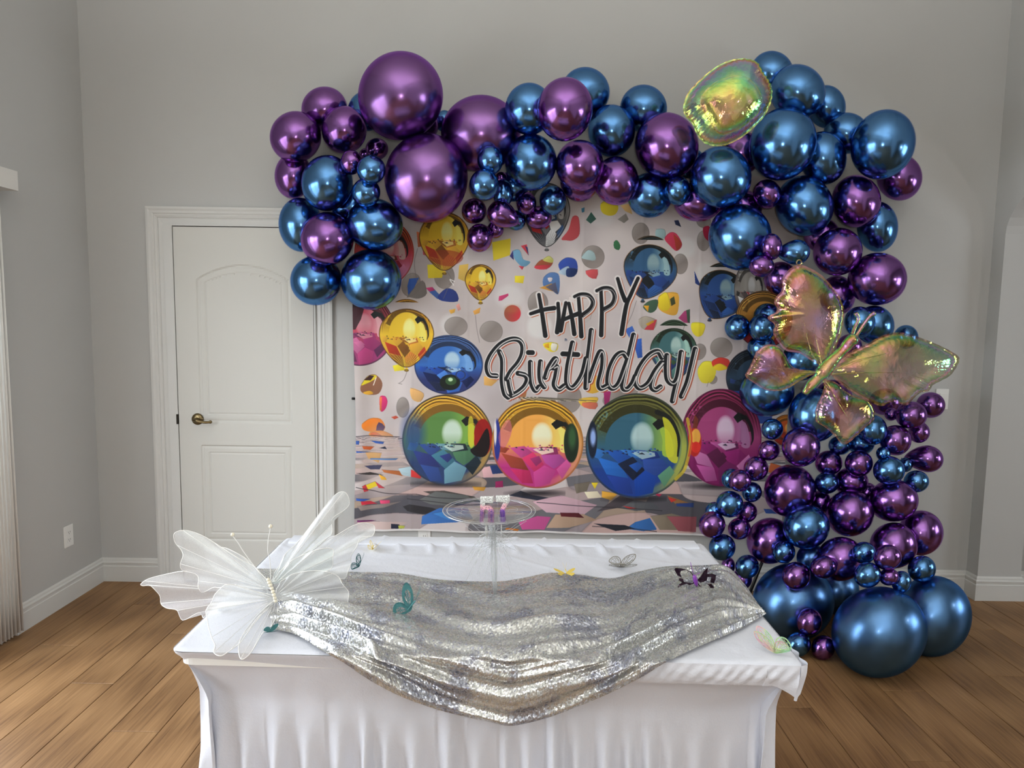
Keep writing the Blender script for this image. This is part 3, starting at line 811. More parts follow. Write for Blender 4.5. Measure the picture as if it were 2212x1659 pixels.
# ------------------------------------------------------------------ sequin runner
def sequin():
    m = mat('silver_sequins', (.62, .63, .60, 1), .22, .62); b = bsdf(m)
    uv = N(m, 'ShaderNodeUVMap'); vo = N(m, 'ShaderNodeTexVoronoi'); vo.inputs['Scale'].default_value = 235; vo.inputs['Randomness'].default_value = .55
    L(m, uv.outputs[0], vo.inputs['Vector'])
    sub = N(m, 'ShaderNodeVectorMath', operation='SUBTRACT'); sub.inputs[1].default_value = (.5, .5, .5); L(m, vo.outputs['Color'], sub.inputs[0])
    # patches of flipped sequins lie more unevenly
    nz = noise_tex(m, uv.outputs[0], 9, 3); mr = N(m, 'ShaderNodeMapRange'); mr.inputs[1].default_value = .42; mr.inputs[2].default_value = .62; mr.inputs[3].default_value = .34; mr.inputs[4].default_value = .75
    L(m, nz.outputs['Fac'], mr.inputs[0])
    sc_ = N(m, 'ShaderNodeVectorMath', operation='SCALE'); L(m, sub.outputs[0], sc_.inputs[0]); L(m, mr.outputs[0], sc_.inputs['Scale'])
    ge = N(m, 'ShaderNodeNewGeometry'); ad = N(m, 'ShaderNodeVectorMath', operation='ADD'); L(m, ge.outputs['Normal'], ad.inputs[0]); L(m, sc_.outputs[0], ad.inputs[1])
    no = N(m, 'ShaderNodeVectorMath', operation='NORMALIZE'); L(m, ad.outputs[0], no.inputs[0]); L(m, no.outputs[0], b.inputs['Normal'])
    dr = N(m, 'ShaderNodeMapRange'); dr.inputs[1].default_value = .45; dr.inputs[2].default_value = .75; dr.inputs[3].default_value = 0; dr.inputs[4].default_value = 1; L(m, vo.outputs['Distance'], dr.inputs[0])
    sp_ = N(m, 'ShaderNodeSeparateColor'); L(m, vo.outputs['Color'], sp_.inputs[0])
    c = ramp(m, sp_.outputs[1], [(0, (.56, .58, .56)), (.5, (.68, .69, .65)), (.85, (.72, .72, .68)), (1, (.66, .68, .82))])
    mx = N(m, 'ShaderNodeMix', data_type='RGBA'); L(m, dr.outputs[0], mx.inputs[0]); fm = N(m, 'ShaderNodeMix', data_type='RGBA', blend_type='MULTIPLY'); fr_ = N(m, 'ShaderNodeMapRange'); fr_.inputs[1].default_value = .52; fr_.inputs[2].default_value = .60
    L(m, nz.outputs['Fac'], fr_.inputs[0]); L(m, fr_.outputs[0], fm.inputs[0]); L(m, c, fm.inputs[6]); fm.inputs[7].default_value = (.62, .64, .78, 1); L(m, fm.outputs[2], mx.inputs[6]); mx.inputs[7].default_value = (.35, .35, .36, 1); L(m, mx.outputs[2], b.inputs['Base Color'])
    rr = N(m, 'ShaderNodeMapRange'); rr.inputs[3].default_value = .14; rr.inputs[4].default_value = .42; L(m, sp_.outputs[2], rr.inputs[0]); L(m, rr.outputs[0], b.inputs['Roughness'])
    return m
M_SEQ = sequin()
back = smooth_path([(556,1228),(600,1229),(680,1233),(770,1235),(860,1238),(950,1252),(1070,1256),(1130,1248),(1190,1237),(1250,1241),(1320,1249),(1380,1234),(1444,1223),(1520,1221),(1566,1222),(1600,1252),(1628,1290),(1642,1312)], 12)
front = smooth_path([(588,1358),(640,1371),(690,1402),(740,1430),(800,1470),(870,1506),(960,1537),(1060,1560),(1100,1568),(1140,1562),(1200,1545),(1300,1505),(1380,1466),(1440,1430),(1520,1392),(1600,1358),(1655,1326)], 12)
def resample(P, n):
    P = np.array(P); d = np.r_[0, np.cumsum(np.hypot(*np.diff(P, axis=0).T))]; t = np.linspace(0, d[-1], n)
    return np.c_[np.interp(t, d, P[:, 0]), np.interp(t, d, P[:, 1])]
RU, RV = 420, 240
Bk, Fr = resample(back, RU+1), resample(front, RU+1)
YF_L, YF_R = FL.y, FR.y
def runner_point(px, py):
    p = atz(px, py, TZ+.010); yf = FL.y + (FR.y-FL.y)*(p.x-FL.x)/(FR.x-FL.x)
    if p.y >= yf-.012: return p, Vector((0, 0, 1))
    q = at(px, py, yf-.028)
    return q, Vector((0, -1, 0))
vs = np.zeros((RU+1, RV+1, 3)); base_n = []
for i in range(RU+1):
    for j in range(RV+1):
        v = j/RV; px, py = Bk[i]*(1-v)+Fr[i]*v; p, n = runner_point(px, py)
        u = i/RU
        wv = noise.noise(Vector((u*2.2, v*1.2, .3)))*1.1 + .5*noise.noise(Vector((u*5, v*3, 2)))
        f1 = math.sin(2*pi*(v*5.2+wv)); f2 = math.sin(2*pi*(v*9.5+1.7*wv+u*1.5)+1)
        fine = noise.noise(Vector((p.x*28, p.y*40+p.z*40, 1)))
        e = min(1, min(v, 1-v)*14)*min(1, (.02+min(u, 1-u))*14)
        a = .45+.9*abs(noise.noise(Vector((u*3, v*2, 7))))*1.6
        h = (.018*a*(f1*.5+.5)**1.8+.0085*(f2*.5+.5)**2*a+.0012*fine+.001)*e
        if n.y < 0: h = h*1.25
        vs[i, j] = tuple(p + (n*.9+Vector((0, -.15, .15))).normalized()*h)
# smooth the bend over the table edge
for _ in range(6): vs[:, 1:-1] = (vs[:, :-2]+2*vs[:, 1:-1]+vs[:, 2:])/4
au = np.zeros((RU+1, RV+1)); av = np.zeros((RU+1, RV+1))
au[1:] = np.cumsum(np.full((RU, RV+1), 1.0)*np.linalg.norm(vs[1:, RV//2]-vs[:-1, RV//2], axis=1)[:, None], axis=0)
av[:, 1:] = np.cumsum(np.linalg.norm(vs[:, 1:]-vs[:, :-1], axis=2), axis=1)
RUN_V = vs.copy(); org = vs.mean(axis=(0, 1)); org[2] = TZ
uvs = np.c_[au.ravel(), av.ravel()]
fs = []
for i in range(RU):
    for j in range(RV): a = i*(RV+1)+j; fs.append((a, a+1, a+RV+2, a+RV+1))
run = mk('table_runner', (vs.reshape(-1, 3)-org).tolist(), fs, M_SEQ, None, True, uvs)
run.location = org
tag(run, 'silver sequin runner draped across the table and over its front edge', 'table runner')
def runner_top(x, y):                        # height of the runner under a point
    d = (RUN_V[..., 0]-x)**2+(RUN_V[..., 1]-y)**2; k = np.unravel_index(np.argmin(d), d.shape); return float(RUN_V[k][2])
# ------------------------------------------------------------------ printed fabric backdrop
YBK = D - .035
bx0, bx1 = at(766, 900, YBK).x, at(1702, 900, YBK).x
bz0, bz1 = at(1100, 1151, YBK).z, at(1100, 372, YBK).z
CWp = 1560; CHp = int(CWp*(bz1-bz0)/(bx1-bx0))
gx = bx0 + (np.arange(CWp)+.5)/CWp*(bx1-bx0); gz = bz0 + (np.arange(CHp)+.5)/CHp*(bz1-bz0)
GX, GZ = np.meshgrid(gx, gz)                 # row 0 = bottom
def proj_arr(x, y, z):
    dx, dy, dz = x-CAM.x, y-CAM.y, z-CAM.z
    d = dx*FWD.x+dy*FWD.y+dz*FWD.z; a = dx*RIGHT.x+dy*RIGHT.y+dz*RIGHT.z; b = dx*UP.x+dy*UP.y+dz*UP.z
    return CX+F_PX*a/d, CY-F_PX*b/d
PXa, PYa = proj_arr(GX, YBK, GZ)             # print laid out in millimetre-true coordinates of the cloth
PXa = PXa.astype(np.float32); PYa = PYa.astype(np.float32)
xrow = PXa[0]; KX = CWp/(PXa[CHp//2, -1]-PXa[CHp//2, 0]); KY = CHp/(PYa[0, CWp//2]-PYa[-1, CWp//2])
CV = np.zeros((CHp, CWp, 3), np.float32)
prs = np.random.default_rng(11)
def C(*c): return np.array(c, np.float32)
def vnoise(x, y, sc_, seed=0):
    r = np.random.default_rng(seed).random((64, 64)).astype(np.float32); X = x*sc_; Y = y*sc_
    xi = np.floor(X).astype(int); yi = np.floor(Y).astype(int); fx = X-xi; fy = Y-yi; fx = fx*fx*(3-2*fx); fy = fy*fy*(3-2*fy)
    g = lambda a, b: r[a % 64, b % 64]
    return (g(yi, xi)*(1-fx)+g(yi, xi+1)*fx)*(1-fy)+(g(yi+1, xi)*(1-fx)+g(yi+1, xi+1)*fx)*fy
n1 = vnoise(PXa, PYa, .012, 1); n2 = vnoise(PXa, PYa, .03, 2)
CV[:] = C(192, 184, 184) + (n1[..., None]-.5)*C(26, 26, 22) + (n2[..., None]-.5)*14
def win(x0, y0, x1, y1, pad=3):
    c0 = int((x0-pad-PXa[CHp//2, 0])*KX)-14; c1 = int((x1+pad-PXa[CHp//2, 0])*KX)+14
    r1 = int((PYa[0, CWp//2]-(y0-pad))*KY)+26; r0 = int((PYa[0, CWp//2]-(y1+pad))*KY)-26
    c0, r0 = max(0, c0), max(0, r0); c1, r1 = min(CWp, c1), min(CHp, r1)
    return (slice(r0, max(r0, r1)), slice(c0, max(c0, c1)))
def blend(w, mask, col, alpha=1.):
    m = (np.clip(mask, 0, 1)*alpha)[..., None]; CV[w] = CV[w]*(1-m)+(col if isinstance(col, np.ndarray) and col.ndim == 3 else np.asarray(col, np.float32))*m
def grad(w, cols, x0, y0, x1, y1):
    X, Y = PXa[w], PYa[w]; t = ((X-x0)*(x1-x0)+(Y-y0)*(y1-y0))/((x1-x0)**2+(y1-y0)**2); t = np.clip(t, 0, 1)*(len(cols)-1)
    out = np.zeros(X.shape+(3,), np.float32)
    for k in range(3): out[..., k] = np.interp(t, range(len(cols)), [c[k] for c in cols])
    return out
def ell(cx, cy, rx, ry, col, rot=0, alpha=1., soft=.7, cols=None, gd=None, band=None):
    R = max(rx, ry); w = win(cx-R, cy-R, cx+R, cy+R, 2+soft*2); X, Y = PXa[w]-cx, PYa[w]-cy
    c, s = math.cos(math.radians(rot)), math.sin(math.radians(rot)); U = (X*c+Y*s)/rx; V = (-X*s+Y*c)/ry
    d = (np.sqrt(U*U+V*V)-1)*min(rx, ry); m = np.clip(.5-d/(2*soft), 0, 1)
    if band is not None: m = m*np.clip(.5+(d+band)/(2*soft), 0, 1)
    if cols: g = gd or (0, -ry, 0, ry); col = grad(w, cols, cx+g[0], cy+g[1], cx+g[2], cy+g[3])
    blend(w, m, col, alpha)
def inside(P, X, Y):
    m = np.zeros(X.shape, bool); n = len(P)
    for i in range(n):
        (xa, ya), (xb, yb) = P[i], P[(i+1) % n]
        if ya == yb: continue
        c = (ya > Y) != (yb > Y); m ^= c & (X < (xb-xa)*(Y-ya)/(yb-ya)+xa)
    return m
def poly(P, col, alpha=1., cols=None, gd=None, sm=0, soft=.6, mask=None):
    if sm: P = [tuple(q) for q in smooth_loop(P, sm)]
    xs = [p[0] for p in P]; ys = [p[1] for p in P]; w = win(min(xs), min(ys), max(xs), max(ys)); X, Y = PXa[w], PYa[w]
    if X.size == 0: return
    m = sum(inside(P, X+dx, Y+dy).astype(np.float32) for dx, dy in ((-.25, -.2), (.25, -.25), (-.2, .25), (.25, .2)))/4
    if cols: g = gd or (min(xs), min(ys), max(xs), max(ys)); col = grad(w, cols, *g)
    if mask is not None: m = m*mask(X, Y)
    blend(w, m, col, alpha)
def stroke(P, wd, col, alpha=1., sm=6, taper=None, off=(0, 0), mask=None):
    P = [(p[0]+off[0], p[1]+off[1]) for p in P]
    if sm and len(P) > 2: P = [tuple(q) for q in smooth_path(P, sm)]
    xs = [p[0] for p in P]; ys = [p[1] for p in P]; w = win(min(xs)-wd, min(ys)-wd, max(xs)+wd, max(ys)+wd); X, Y = PXa[w], PYa[w]
    if X.size == 0: return
    best = np.full(X.shape, 1e9, np.float32); n = len(P)-1
    for i in range(n):
        (xa, ya), (xb, yb) = P[i], P[i+1]; vx, vy = xb-xa, yb-ya; l = vx*vx+vy*vy+1e-6
        t = np.clip(((X-xa)*vx+(Y-ya)*vy)/l, 0, 1); wk = wd/2
        if taper: wk = wd/2*np.interp((i+t)/n, np.linspace(0, 1, len(taper)), taper)
        best = np.minimum(best, np.hypot(X-xa-t*vx, Y-ya-t*vy)-wk)
    m = np.clip(.5-best/1.1, 0, 1)
    if mask is not None: m = m*mask(X, Y)
    blend(w, m, col, alpha)

YEL, ORA, RED, BLU, GRY, TEA, PNK, GRN, WHT, BRN, NAV = (225, 200, 50), (218, 130, 60), (190, 62, 75), (50, 90, 165), (138, 130, 126), (150, 185, 190), (190, 60, 110), (60, 90, 70), (212, 210, 208), (140, 95, 70), (30, 50, 95)
# soft pale shadows and discs
for (a, b, c_, d_) in [(1070,760,60,40),(1150,880,80,30),(1400,880,60,30),(1560,640,40,60),(1230,700,60,40),(880,620,50,60),(800,830,40,90),(1010,700,70,40)]:
    ell(a, b, c_, d_, (172, 163, 160), alpha=.5, soft=22)
for (a, b, c_, d_, al) in [(1165,705,26,26,.9),(1480,535,24,22,.8),(1525,588,22,20,.8),(1300,470,26,20,.5),(1100,640,30,24,.5),(975,700,24,22,.6)]:
    ell(a, b, c_, d_, (208, 206, 205), alpha=al, soft=5)
# grey discs
for (a, b, c_, d_, r_) in [(1061,716,25,23,0),(1384,504,19,23,0),(1281,555,25,25,0),(960,597,22,27,0),(985,705,25,21,0),(1162,655,22,26,0),(1558,751,24,22,0),(1470,570,16,22,0),(1520,478,16,14,30),(1230,860,26,32,0),(1340,855,40,18,-20),(1510,760,15,18,20),(1520,520,14,22,0),(888,615,20,26,20),(1540,820,9,10,40),(870,880,14,22,0)]:
    ell(a, b, c_, d_, GRY, r_, .9, cols=[(170,163,158),(132,124,120),(150,140,136)], gd=(-c_, -d_, c_, d_))
    ell(a, b, c_, d_, (95, 90, 90), r_, .35, band=1.0)
# confetti: polygons and discs
PQ = [
 ([(1063,523),(1103,515),(1102,551),(1066,563)], YEL, 0), ([(923,572),(962,570),(955,600),(925,601)], YEL, 0), ([(992,573),(1012,570),(1008,610),(990,602)], (214,180,90), 0),
 ([(884,602),(905,600),(893,625),(882,640),(880,618)], BLU, 0), ([(880,640),(912,606),(922,634),(905,645),(885,642)], (120,115,112), 3),
 ([(921,623),(935,621),(948,635),(958,646),(945,646),(930,633)], (60,95,160), 0), ([(920,622),(934,620),(940,627),(928,630)], PNK, 0), ([(946,640),(965,623),(985,630),(989,651),(955,650)], (40,60,130), 3),
 ([(1078,640),(1098,634),(1098,639),(1084,649),(1077,650)], PNK, 0), ([(1112,596),(1133,596),(1130,612),(1112,610)], YEL, 0), ([(970,670),(984,667),(982,675),(974,678)], (215,165,70), 0), ([(1022,672),(1038,664),(1036,676),(1025,680)], (216,160,80), 0),
 ([(1108,542),(1122,540),(1130,560),(1146,566),(1130,577),(1112,560)], (110,160,190), 3), ([(1125,531),(1138,528),(1142,552)], RED, 0), ([(1134,530),(1140,535),(1142,553)], (50,60,110), 0), ([(1101,553),(1108,541),(1110,562)], (60,60,120), 0), ([(1120,574),(1132,576),(1128,583)], RED, 0),
 ([(1156,574),(1170,561),(1193,562),(1190,575),(1170,580),(1157,580)], (150,80,50), 3), ([(1156,574),(1190,572),(1180,582),(1158,581)], RED, 2), ([(1172,562),(1185,553),(1195,560),(1192,568)], (190,190,110), 3),
 ([(1206,572),(1222,557),(1242,560),(1248,578),(1242,595),(1218,593)], (45,75,160), 4), ([(1208,585),(1228,575),(1230,595),(1210,592)], (170,190,205), 3), ([(1225,580),(1247,582),(1240,597),(1224,597)], NAV, 3),
 ([(1174,600),(1188,589),(1206,592),(1209,615),(1205,636),(1190,625),(1174,618)], (80,115,165), 4), ([(1183,600),(1193,600),(1192,607),(1186,609)], (210,200,200), 2), ([(1165,622),(1192,612),(1196,630),(1180,626)], (190,140,60), 0), ([(1178,620),(1200,610),(1206,636)], (90,90,110), 0),
 ([(1266,475),(1277,458),(1288,473),(1276,483)], (50,90,80), 0), ([(1256,450),(1263,448),(1262,458),(1257,459)], (60,120,150), 0), ([(1298,440),(1315,432),(1335,445),(1330,462),(1315,466),(1300,458)], YEL, 4), ([(1334,474),(1352,461),(1358,474),(1348,482)], (140,135,128), 0), ([(1340,444),(1360,440),(1366,463),(1350,456)], (216,180,120), 0),
 ([(1237,468),(1250,470),(1252,505),(1238,519),(1222,519),(1213,516),(1228,496)], (188,75,82), 4), ([(1326,523),(1333,519),(1340,530),(1337,540),(1327,536)], (50,110,70), 2),
 ([(1457,476),(1466,475),(1472,490),(1460,485)], (35,45,75), 0), ([(1418,495),(1436,496),(1437,514),(1418,513)], (160,190,192), 3), ([(1436,515),(1448,502),(1462,505),(1474,528),(1462,542),(1447,530)], (200,60,90), 4), ([(1456,506),(1473,526),(1462,541),(1458,520)], (170,70,50), 2),
 ([(1256,555),(1270,540),(1283,545),(1286,562),(1264,560)], (165,190,194), 3), ([(1265,585),(1291,582),(1288,602),(1272,598)], (195,80,85), 2), ([(1519,492),(1533,490),(1534,520),(1522,512)], (160,25,60), 4),
 ([(1500,585),(1506,600),(1515,620),(1502,612)], (30,55,120), 0), ([(1423,640),(1440,632),(1464,634),(1466,660),(1460,680),(1440,678),(1422,665)], (218,165,60), 4), ([(1425,640),(1440,632),(1448,660),(1438,672),(1424,664)], YEL, 4), ([(1447,646),(1456,640),(1459,656),(1450,661)], (60,70,45), 0),
 ([(1390,660),(1403,650),(1421,648),(1418,668),(1405,676),(1392,668)], GRN, 3), ([(1390,660),(1402,660),(1400,674)], (225,160,50), 0), ([(1465,687),(1478,672),(1490,668),(1490,698),(1478,697)], (160,60,110), 0), ([(1482,670),(1490,668),(1490,698),(1485,696)], GRN, 0),
 ([(1380,690),(1395,683),(1419,692),(1412,712),(1392,712),(1382,703)], (160,152,140), 3), ([(1392,712),(1405,695),(1419,690),(1412,713)], RED, 0), ([(1395,700),(1410,692),(1414,695),(1400,704)], (190,150,50), 0),
 ([(1350,712),(1366,704),(1374,722),(1360,730)], (60,100,180), 0), ([(1374,733),(1386,731),(1388,772),(1378,774),(1372,752)], (45,90,175), 0), ([(1495,697),(1522,700),(1518,722),(1505,727),(1494,714)], (228,205,50), 4),
 ([(1508,795),(1520,781),(1540,782),(1547,800),(1538,824),(1518,827),(1508,812)], (226,208,60), 5), ([(1538,780),(1555,772),(1575,778),(1572,796),(1550,800),(1540,792)], (200,60,50), 4), ([(1540,792),(1555,785),(1572,795),(1552,801)], YEL, 3),
 ([(1174,742),(1190,739),(1205,743),(1203,757),(1190,760),(1176,750)], (228,205,60), 4), ([(1176,744),(1186,741),(1186,752),(1176,750)], (215,160,40), 0), ([(1192,741),(1204,744),(1200,758),(1190,755)], WHT, 2),
 ([(1258,820),(1290,812),(1300,840),(1280,850),(1262,842)], (215,170,60), 3), ([(1250,862),(1290,858),(1286,872),(1262,880)], (220,180,70), 3), ([(1258,870),(1290,870),(1286,884),(1262,880)], (200,110,90), 2), ([(1304,846),(1320,845),(1316,870),(1306,880)], (150,40,100), 0),
 ([(781,830),(795,812),(812,810),(826,828),(818,850),(795,853),(780,845)], BRN, 4), ([(782,829),(794,813),(810,810),(812,818),(784,832)], (228,205,50), 2), ([(786,821),(798,811),(808,812),(800,822)], (60,30,40), 0), ([(784,848),(798,844),(806,850),(794,853)], (225,170,60), 3),
 ([(820,858),(832,856),(837,868),(832,884),(822,888)], (200,50,110), 4), ([(820,858),(825,857),(824,888),(820,886)], (215,120,70), 0), ([(845,901),(855,898),(861,902),(852,906)], (185,80,60), 0),
 ([(783,915),(800,904),(822,905),(832,922),(822,935),(795,932),(784,926)], (228,125,40), 5), ([(818,912),(832,922),(822,935),(812,930)], (60,40,80), 2), ([(799,934),(825,930),(848,940),(845,947),(802,944)], (222,125,45), 3), ([(800,936),(812,934),(828,944),(804,942)], (200,80,40), 2),
 ([(850,560),(870,560),(860,580)], (198,194,192), 0), ([(900,500),(913,505),(912,532),(903,534)], (200,110,70), 0), ([(913,540),(922,542),(920,552),(914,550)], (190,80,90), 0), ([(985,660),(992,655),(996,668),(990,672)], (206,150,140), 0),
 ([(848,790),(870,785),(875,800),(852,802)], (228,205,50), 0), ([(1230,640),(1280,650),(1275,690),(1240,700)], (196,188,186), 4), ([(1122,840),(1140,835),(1136,856),(1126,868)], (160,110,70), 0), ([(1045,812),(1075,822),(1062,834),(1046,832)], (205,160,90), 0),
 ([(887,838),(915,850),(908,868),(890,862)], (214,170,110), 3), ([(1700,600),(1680,640),(1702,660)], RED, 0), ([(1350,600),(1372,585),(1375,620)], (185,180,180), 0),
]
for P, c_, sm in PQ:
    poly(P, c_, .93, cols=[tuple(min(240, k*1.12) for k in c_), tuple(k*.86 for k in c_)], sm=sm)
    if sm: stroke([P[0], P[1], P[2]], 1.0, (90, 80, 80), .35, sm=4)
ell(1107, 677, 18, 18, None, 0, cols=[(150, 90, 70), (200, 60, 75)], gd=(-18, 0, 18, 0)); ell(1107, 668, 15, 9, (165, 120, 70), alpha=.4, soft=4)
for P in ([(902,537),(895,570),(903,620)], [(1027,681),(1030,710),(1036,740)], [(965,585),(978,608),(970,615)], [(968,622),(958,645)], [(880,800),(872,820),(862,828)], [(1375,650),(1365,680),(1355,700)], [(1480,700),(1472,720),(1460,735)], [(1530,825),(1527,835)], [(860,828),(868,830)]): stroke(P, 1.1, (120, 112, 112), .8)
stroke([(982,608),(972,604),(980,616)], 1.6, (235, 235, 235)); stroke([(812,816),(806,832)], 1.8, (228, 222, 210))
# ---- floor of the picture: slanting facets
w = win(700, 930, 1760, 1200); X, Y = PXa[w], PYa[w]
hz = 942.
dep = 1/(np.maximum(Y-hz+8, 1)/210.)
fx = (X-1200)*dep/160. + .8*np.sin(dep*2.1)+.35*np.sin(X*.02+Y*.05); fy = dep*2.1 + .30*np.sin(X*.013)
ci = (np.floor(fx*.8+.5*fy)+64).astype(int); cj = (np.floor(fy*1.1-.25*fx)+64).astype(int)
PAL = np.array([(192,176,176),(178,160,160),(206,198,200),(150,140,145),(200,170,165),(172,160,162),(198,162,170),(212,204,204),(105,105,112),(170,150,132),(205,190,190),(75,75,84)], np.float32)
h_ = (ci*7919+cj*104729) % 97 % len(PAL)
m = np.clip((Y-hz)/3, 0, 1); blend(w, m, PAL[h_]*.93, .85)
line = np.minimum(np.abs((fx*.8+.5*fy)-np.round(fx*.8+.5*fy)), np.abs((fy*1.1-.25*fx)-np.round(fy*1.1-.25*fx)))
blend(w, m*np.clip(1-line*22, 0, 1), (110, 95, 95), .25)
ell(830, 1000, 60, 70, (186, 172, 168), alpha=.75, soft=20)
FP = [ # explicit pieces seen in front
 ([(768,952),(777,952),(776,960),(768,960)], BLU), ([(800,952),(830,954),(828,959),(812,958)], BLU), ([(783,963),(808,965),(800,972),(786,970)], (190,95,50)), ([(820,968),(832,964),(836,970)], (45,50,70)), ([(770,974),(800,976),(770,978)], BLU), ([(790,977),(825,978),(818,1000),(795,990)], (200,160,110)),
 ([(800,990),(860,990),(855,994),(800,993)], (90,130,180)), ([(788,1006),(826,1004),(820,1014),(800,1014)], (70,72,100)), ([(825,1014),(868,1018),(885,1022),(868,1028),(830,1020)], (175,105,60)), ([(868,1018),(892,1014),(888,1024)], (200,210,215)), ([(770,1022),(800,1020),(830,1026),(798,1026)], (60,55,55)), ([(818,1024),(832,1030),(836,1036),(824,1036)], (225,170,50)),
 ([(860,1012),(892,1006),(888,1030),(868,1026)], (170,195,205)), ([(888,1014),(912,1026),(908,1034),(888,1030)], (200,60,60)), ([(783,1050),(810,1040),(818,1048),(790,1060)], YEL), ([(810,1040),(832,1054),(818,1054)], RED), ([(783,1050),(790,1046),(796,1060),(787,1062)], RED),
 ([(770,1075),(800,1078),(785,1082),(770,1080)], (50,90,170)), ([(780,1082),(800,1082),(815,1088),(782,1090)], (190,50,70)), ([(820,1080),(842,1080),(842,1088),(822,1088)], (215,80,120)), ([(772,1092),(812,1090),(868,1084),(830,1096),(780,1102)], (140,128,124)), ([(772,1122),(812,1124),(790,1128),(772,1128)], (110,40,100)), ([(772,1126),(820,1126),(880,1130),(850,1146),(775,1142)], (196,176,172)), ([(845,1132),(862,1134),(868,1144),(845,1142)], (35,40,60)), ([(860,1136),(875,1137),(872,1143),(861,1143)], (175,180,80)),
 ([(870,1095),(885,1090),(935,1098),(960,1106),(912,1112),(880,1105)], (50,48,52)), ([(912,1116),(948,1098),(1010,1096),(1022,1120),(985,1128),(910,1134)], (60,110,175)), ([(935,1110),(980,1100),(1000,1110),(970,1124)], (70,130,190)),
 ([(915,1062),(960,1060),(1025,1072),(1040,1084),(985,1080),(940,1072)], (75,72,70)), ([(905,1080),(940,1062),(1010,1070),(1025,1082),(985,1094),(930,1090)], (105,108,108)), ([(1040,1010),(1062,1006),(1066,1030),(1045,1032)], (215,175,180)), ([(1058,1005),(1080,1004),(1088,1022),(1064,1024)], (40,60,110)), ([(1070,1040),(1086,1038),(1087,1052),(1070,1053)], (150,40,95)), ([(1020,1050),(1050,1052),(1045,1060),(1025,1058)], (200,150,60)),
 ([(1100,1070),(1125,1060),(1150,1070),(1200,1078),(1175,1084),(1130,1076)], (45,50,68)), ([(1150,1084),(1210,1070),(1290,1090),(1260,1112),(1180,1108)], (200,168,180)), ([(1120,1128),(1160,1116),(1190,1118),(1176,1146),(1128,1144)], (196,90,150)), ([(1200,1112),(1260,1110),(1290,1122),(1230,1140),(1180,1142)], (175,150,130)), ([(1096,1140),(1122,1143),(1118,1147),(1090,1143)], (200,120,40)),
 ([(1240,1046),(1275,1040),(1268,1060),(1245,1066)], (120,112,100)), ([(1277,1042),(1292,1042),(1285,1056)], YEL), ([(1300,1060),(1335,1066),(1320,1080),(1300,1074)], (222,170,70)), ([(1262,1062),(1290,1060),(1300,1074),(1270,1076)], (225,215,190)), ([(1210,1108),(1250,1108),(1262,1118),(1212,1116)], (90,30,40)),
 ([(1320,1094),(1352,1078),(1410,1086),(1425,1100),(1375,1104)], (95,98,104)), ([(1290,1104),(1340,1070),(1370,1080),(1340,1096)], (80,74,80)), ([(1352,1142),(1372,1128),(1404,1120),(1420,1146),(1390,1148)], (55,110,175)), ([(1283,1130),(1350,1134),(1372,1142),(1330,1146)], (35,40,52)), ([(1405,1116),(1450,1110),(1500,1122),(1505,1146),(1425,1146)], (130,120,105)), ([(1440,1116),(1505,1116),(1508,1150),(1465,1148)], (150,85,95)),
 ([(1440,1070),(1475,1082),(1500,1090),(1460,1090)], (150,110,70)), ([(1442,1074),(1462,1080),(1450,1086)], (200,60,50)), ([(1460,1088),(1500,1086),(1500,1096),(1462,1094)], (45,70,130)), ([(1380,1076),(1330,1062),(1420,1070)], (200,200,205)), ([(1412,1066),(1430,1068),(1424,1074)], (190,50,90)), ([(1345,1092),(1375,1098),(1360,1100)], (190,60,60)), ([(1560,1110),(1620,1120),(1600,1140),(1560,1130)], (200,196,196)), ([(1650,1100),(1700,1104),(1690,1112),(1655,1110)], (50,80,150)), ([(1620,1060),(1690,1066),(1660,1080)], (130,125,125)), ([(1665,1000),(1700,1010),(1690,1030),(1660,1020)], (190,100,60)),
]
for P, c_ in FP: poly(P, c_, .95, cols=[tuple(min(240, k*1.08) for k in c_), tuple(k*.88 for k in c_)]); stroke([P[0], P[1]], .9, (80, 70, 72), .4, sm=0)
for P in ([(768,943),(800,941),(862,944)], [(860,948),(880,946)], [(770,1052),(840,1066),(900,1068)], [(900,1068),(940,1075),(1020,1078)], [(880,1078),(1000,1090),(1080,1084)], [(1160,1086),(1240,1092),(1330,1096),(1430,1104)], [(1280,1136),(1350,1140),(1420,1150)]): stroke(P, 1.6, (55, 52, 58), .8)
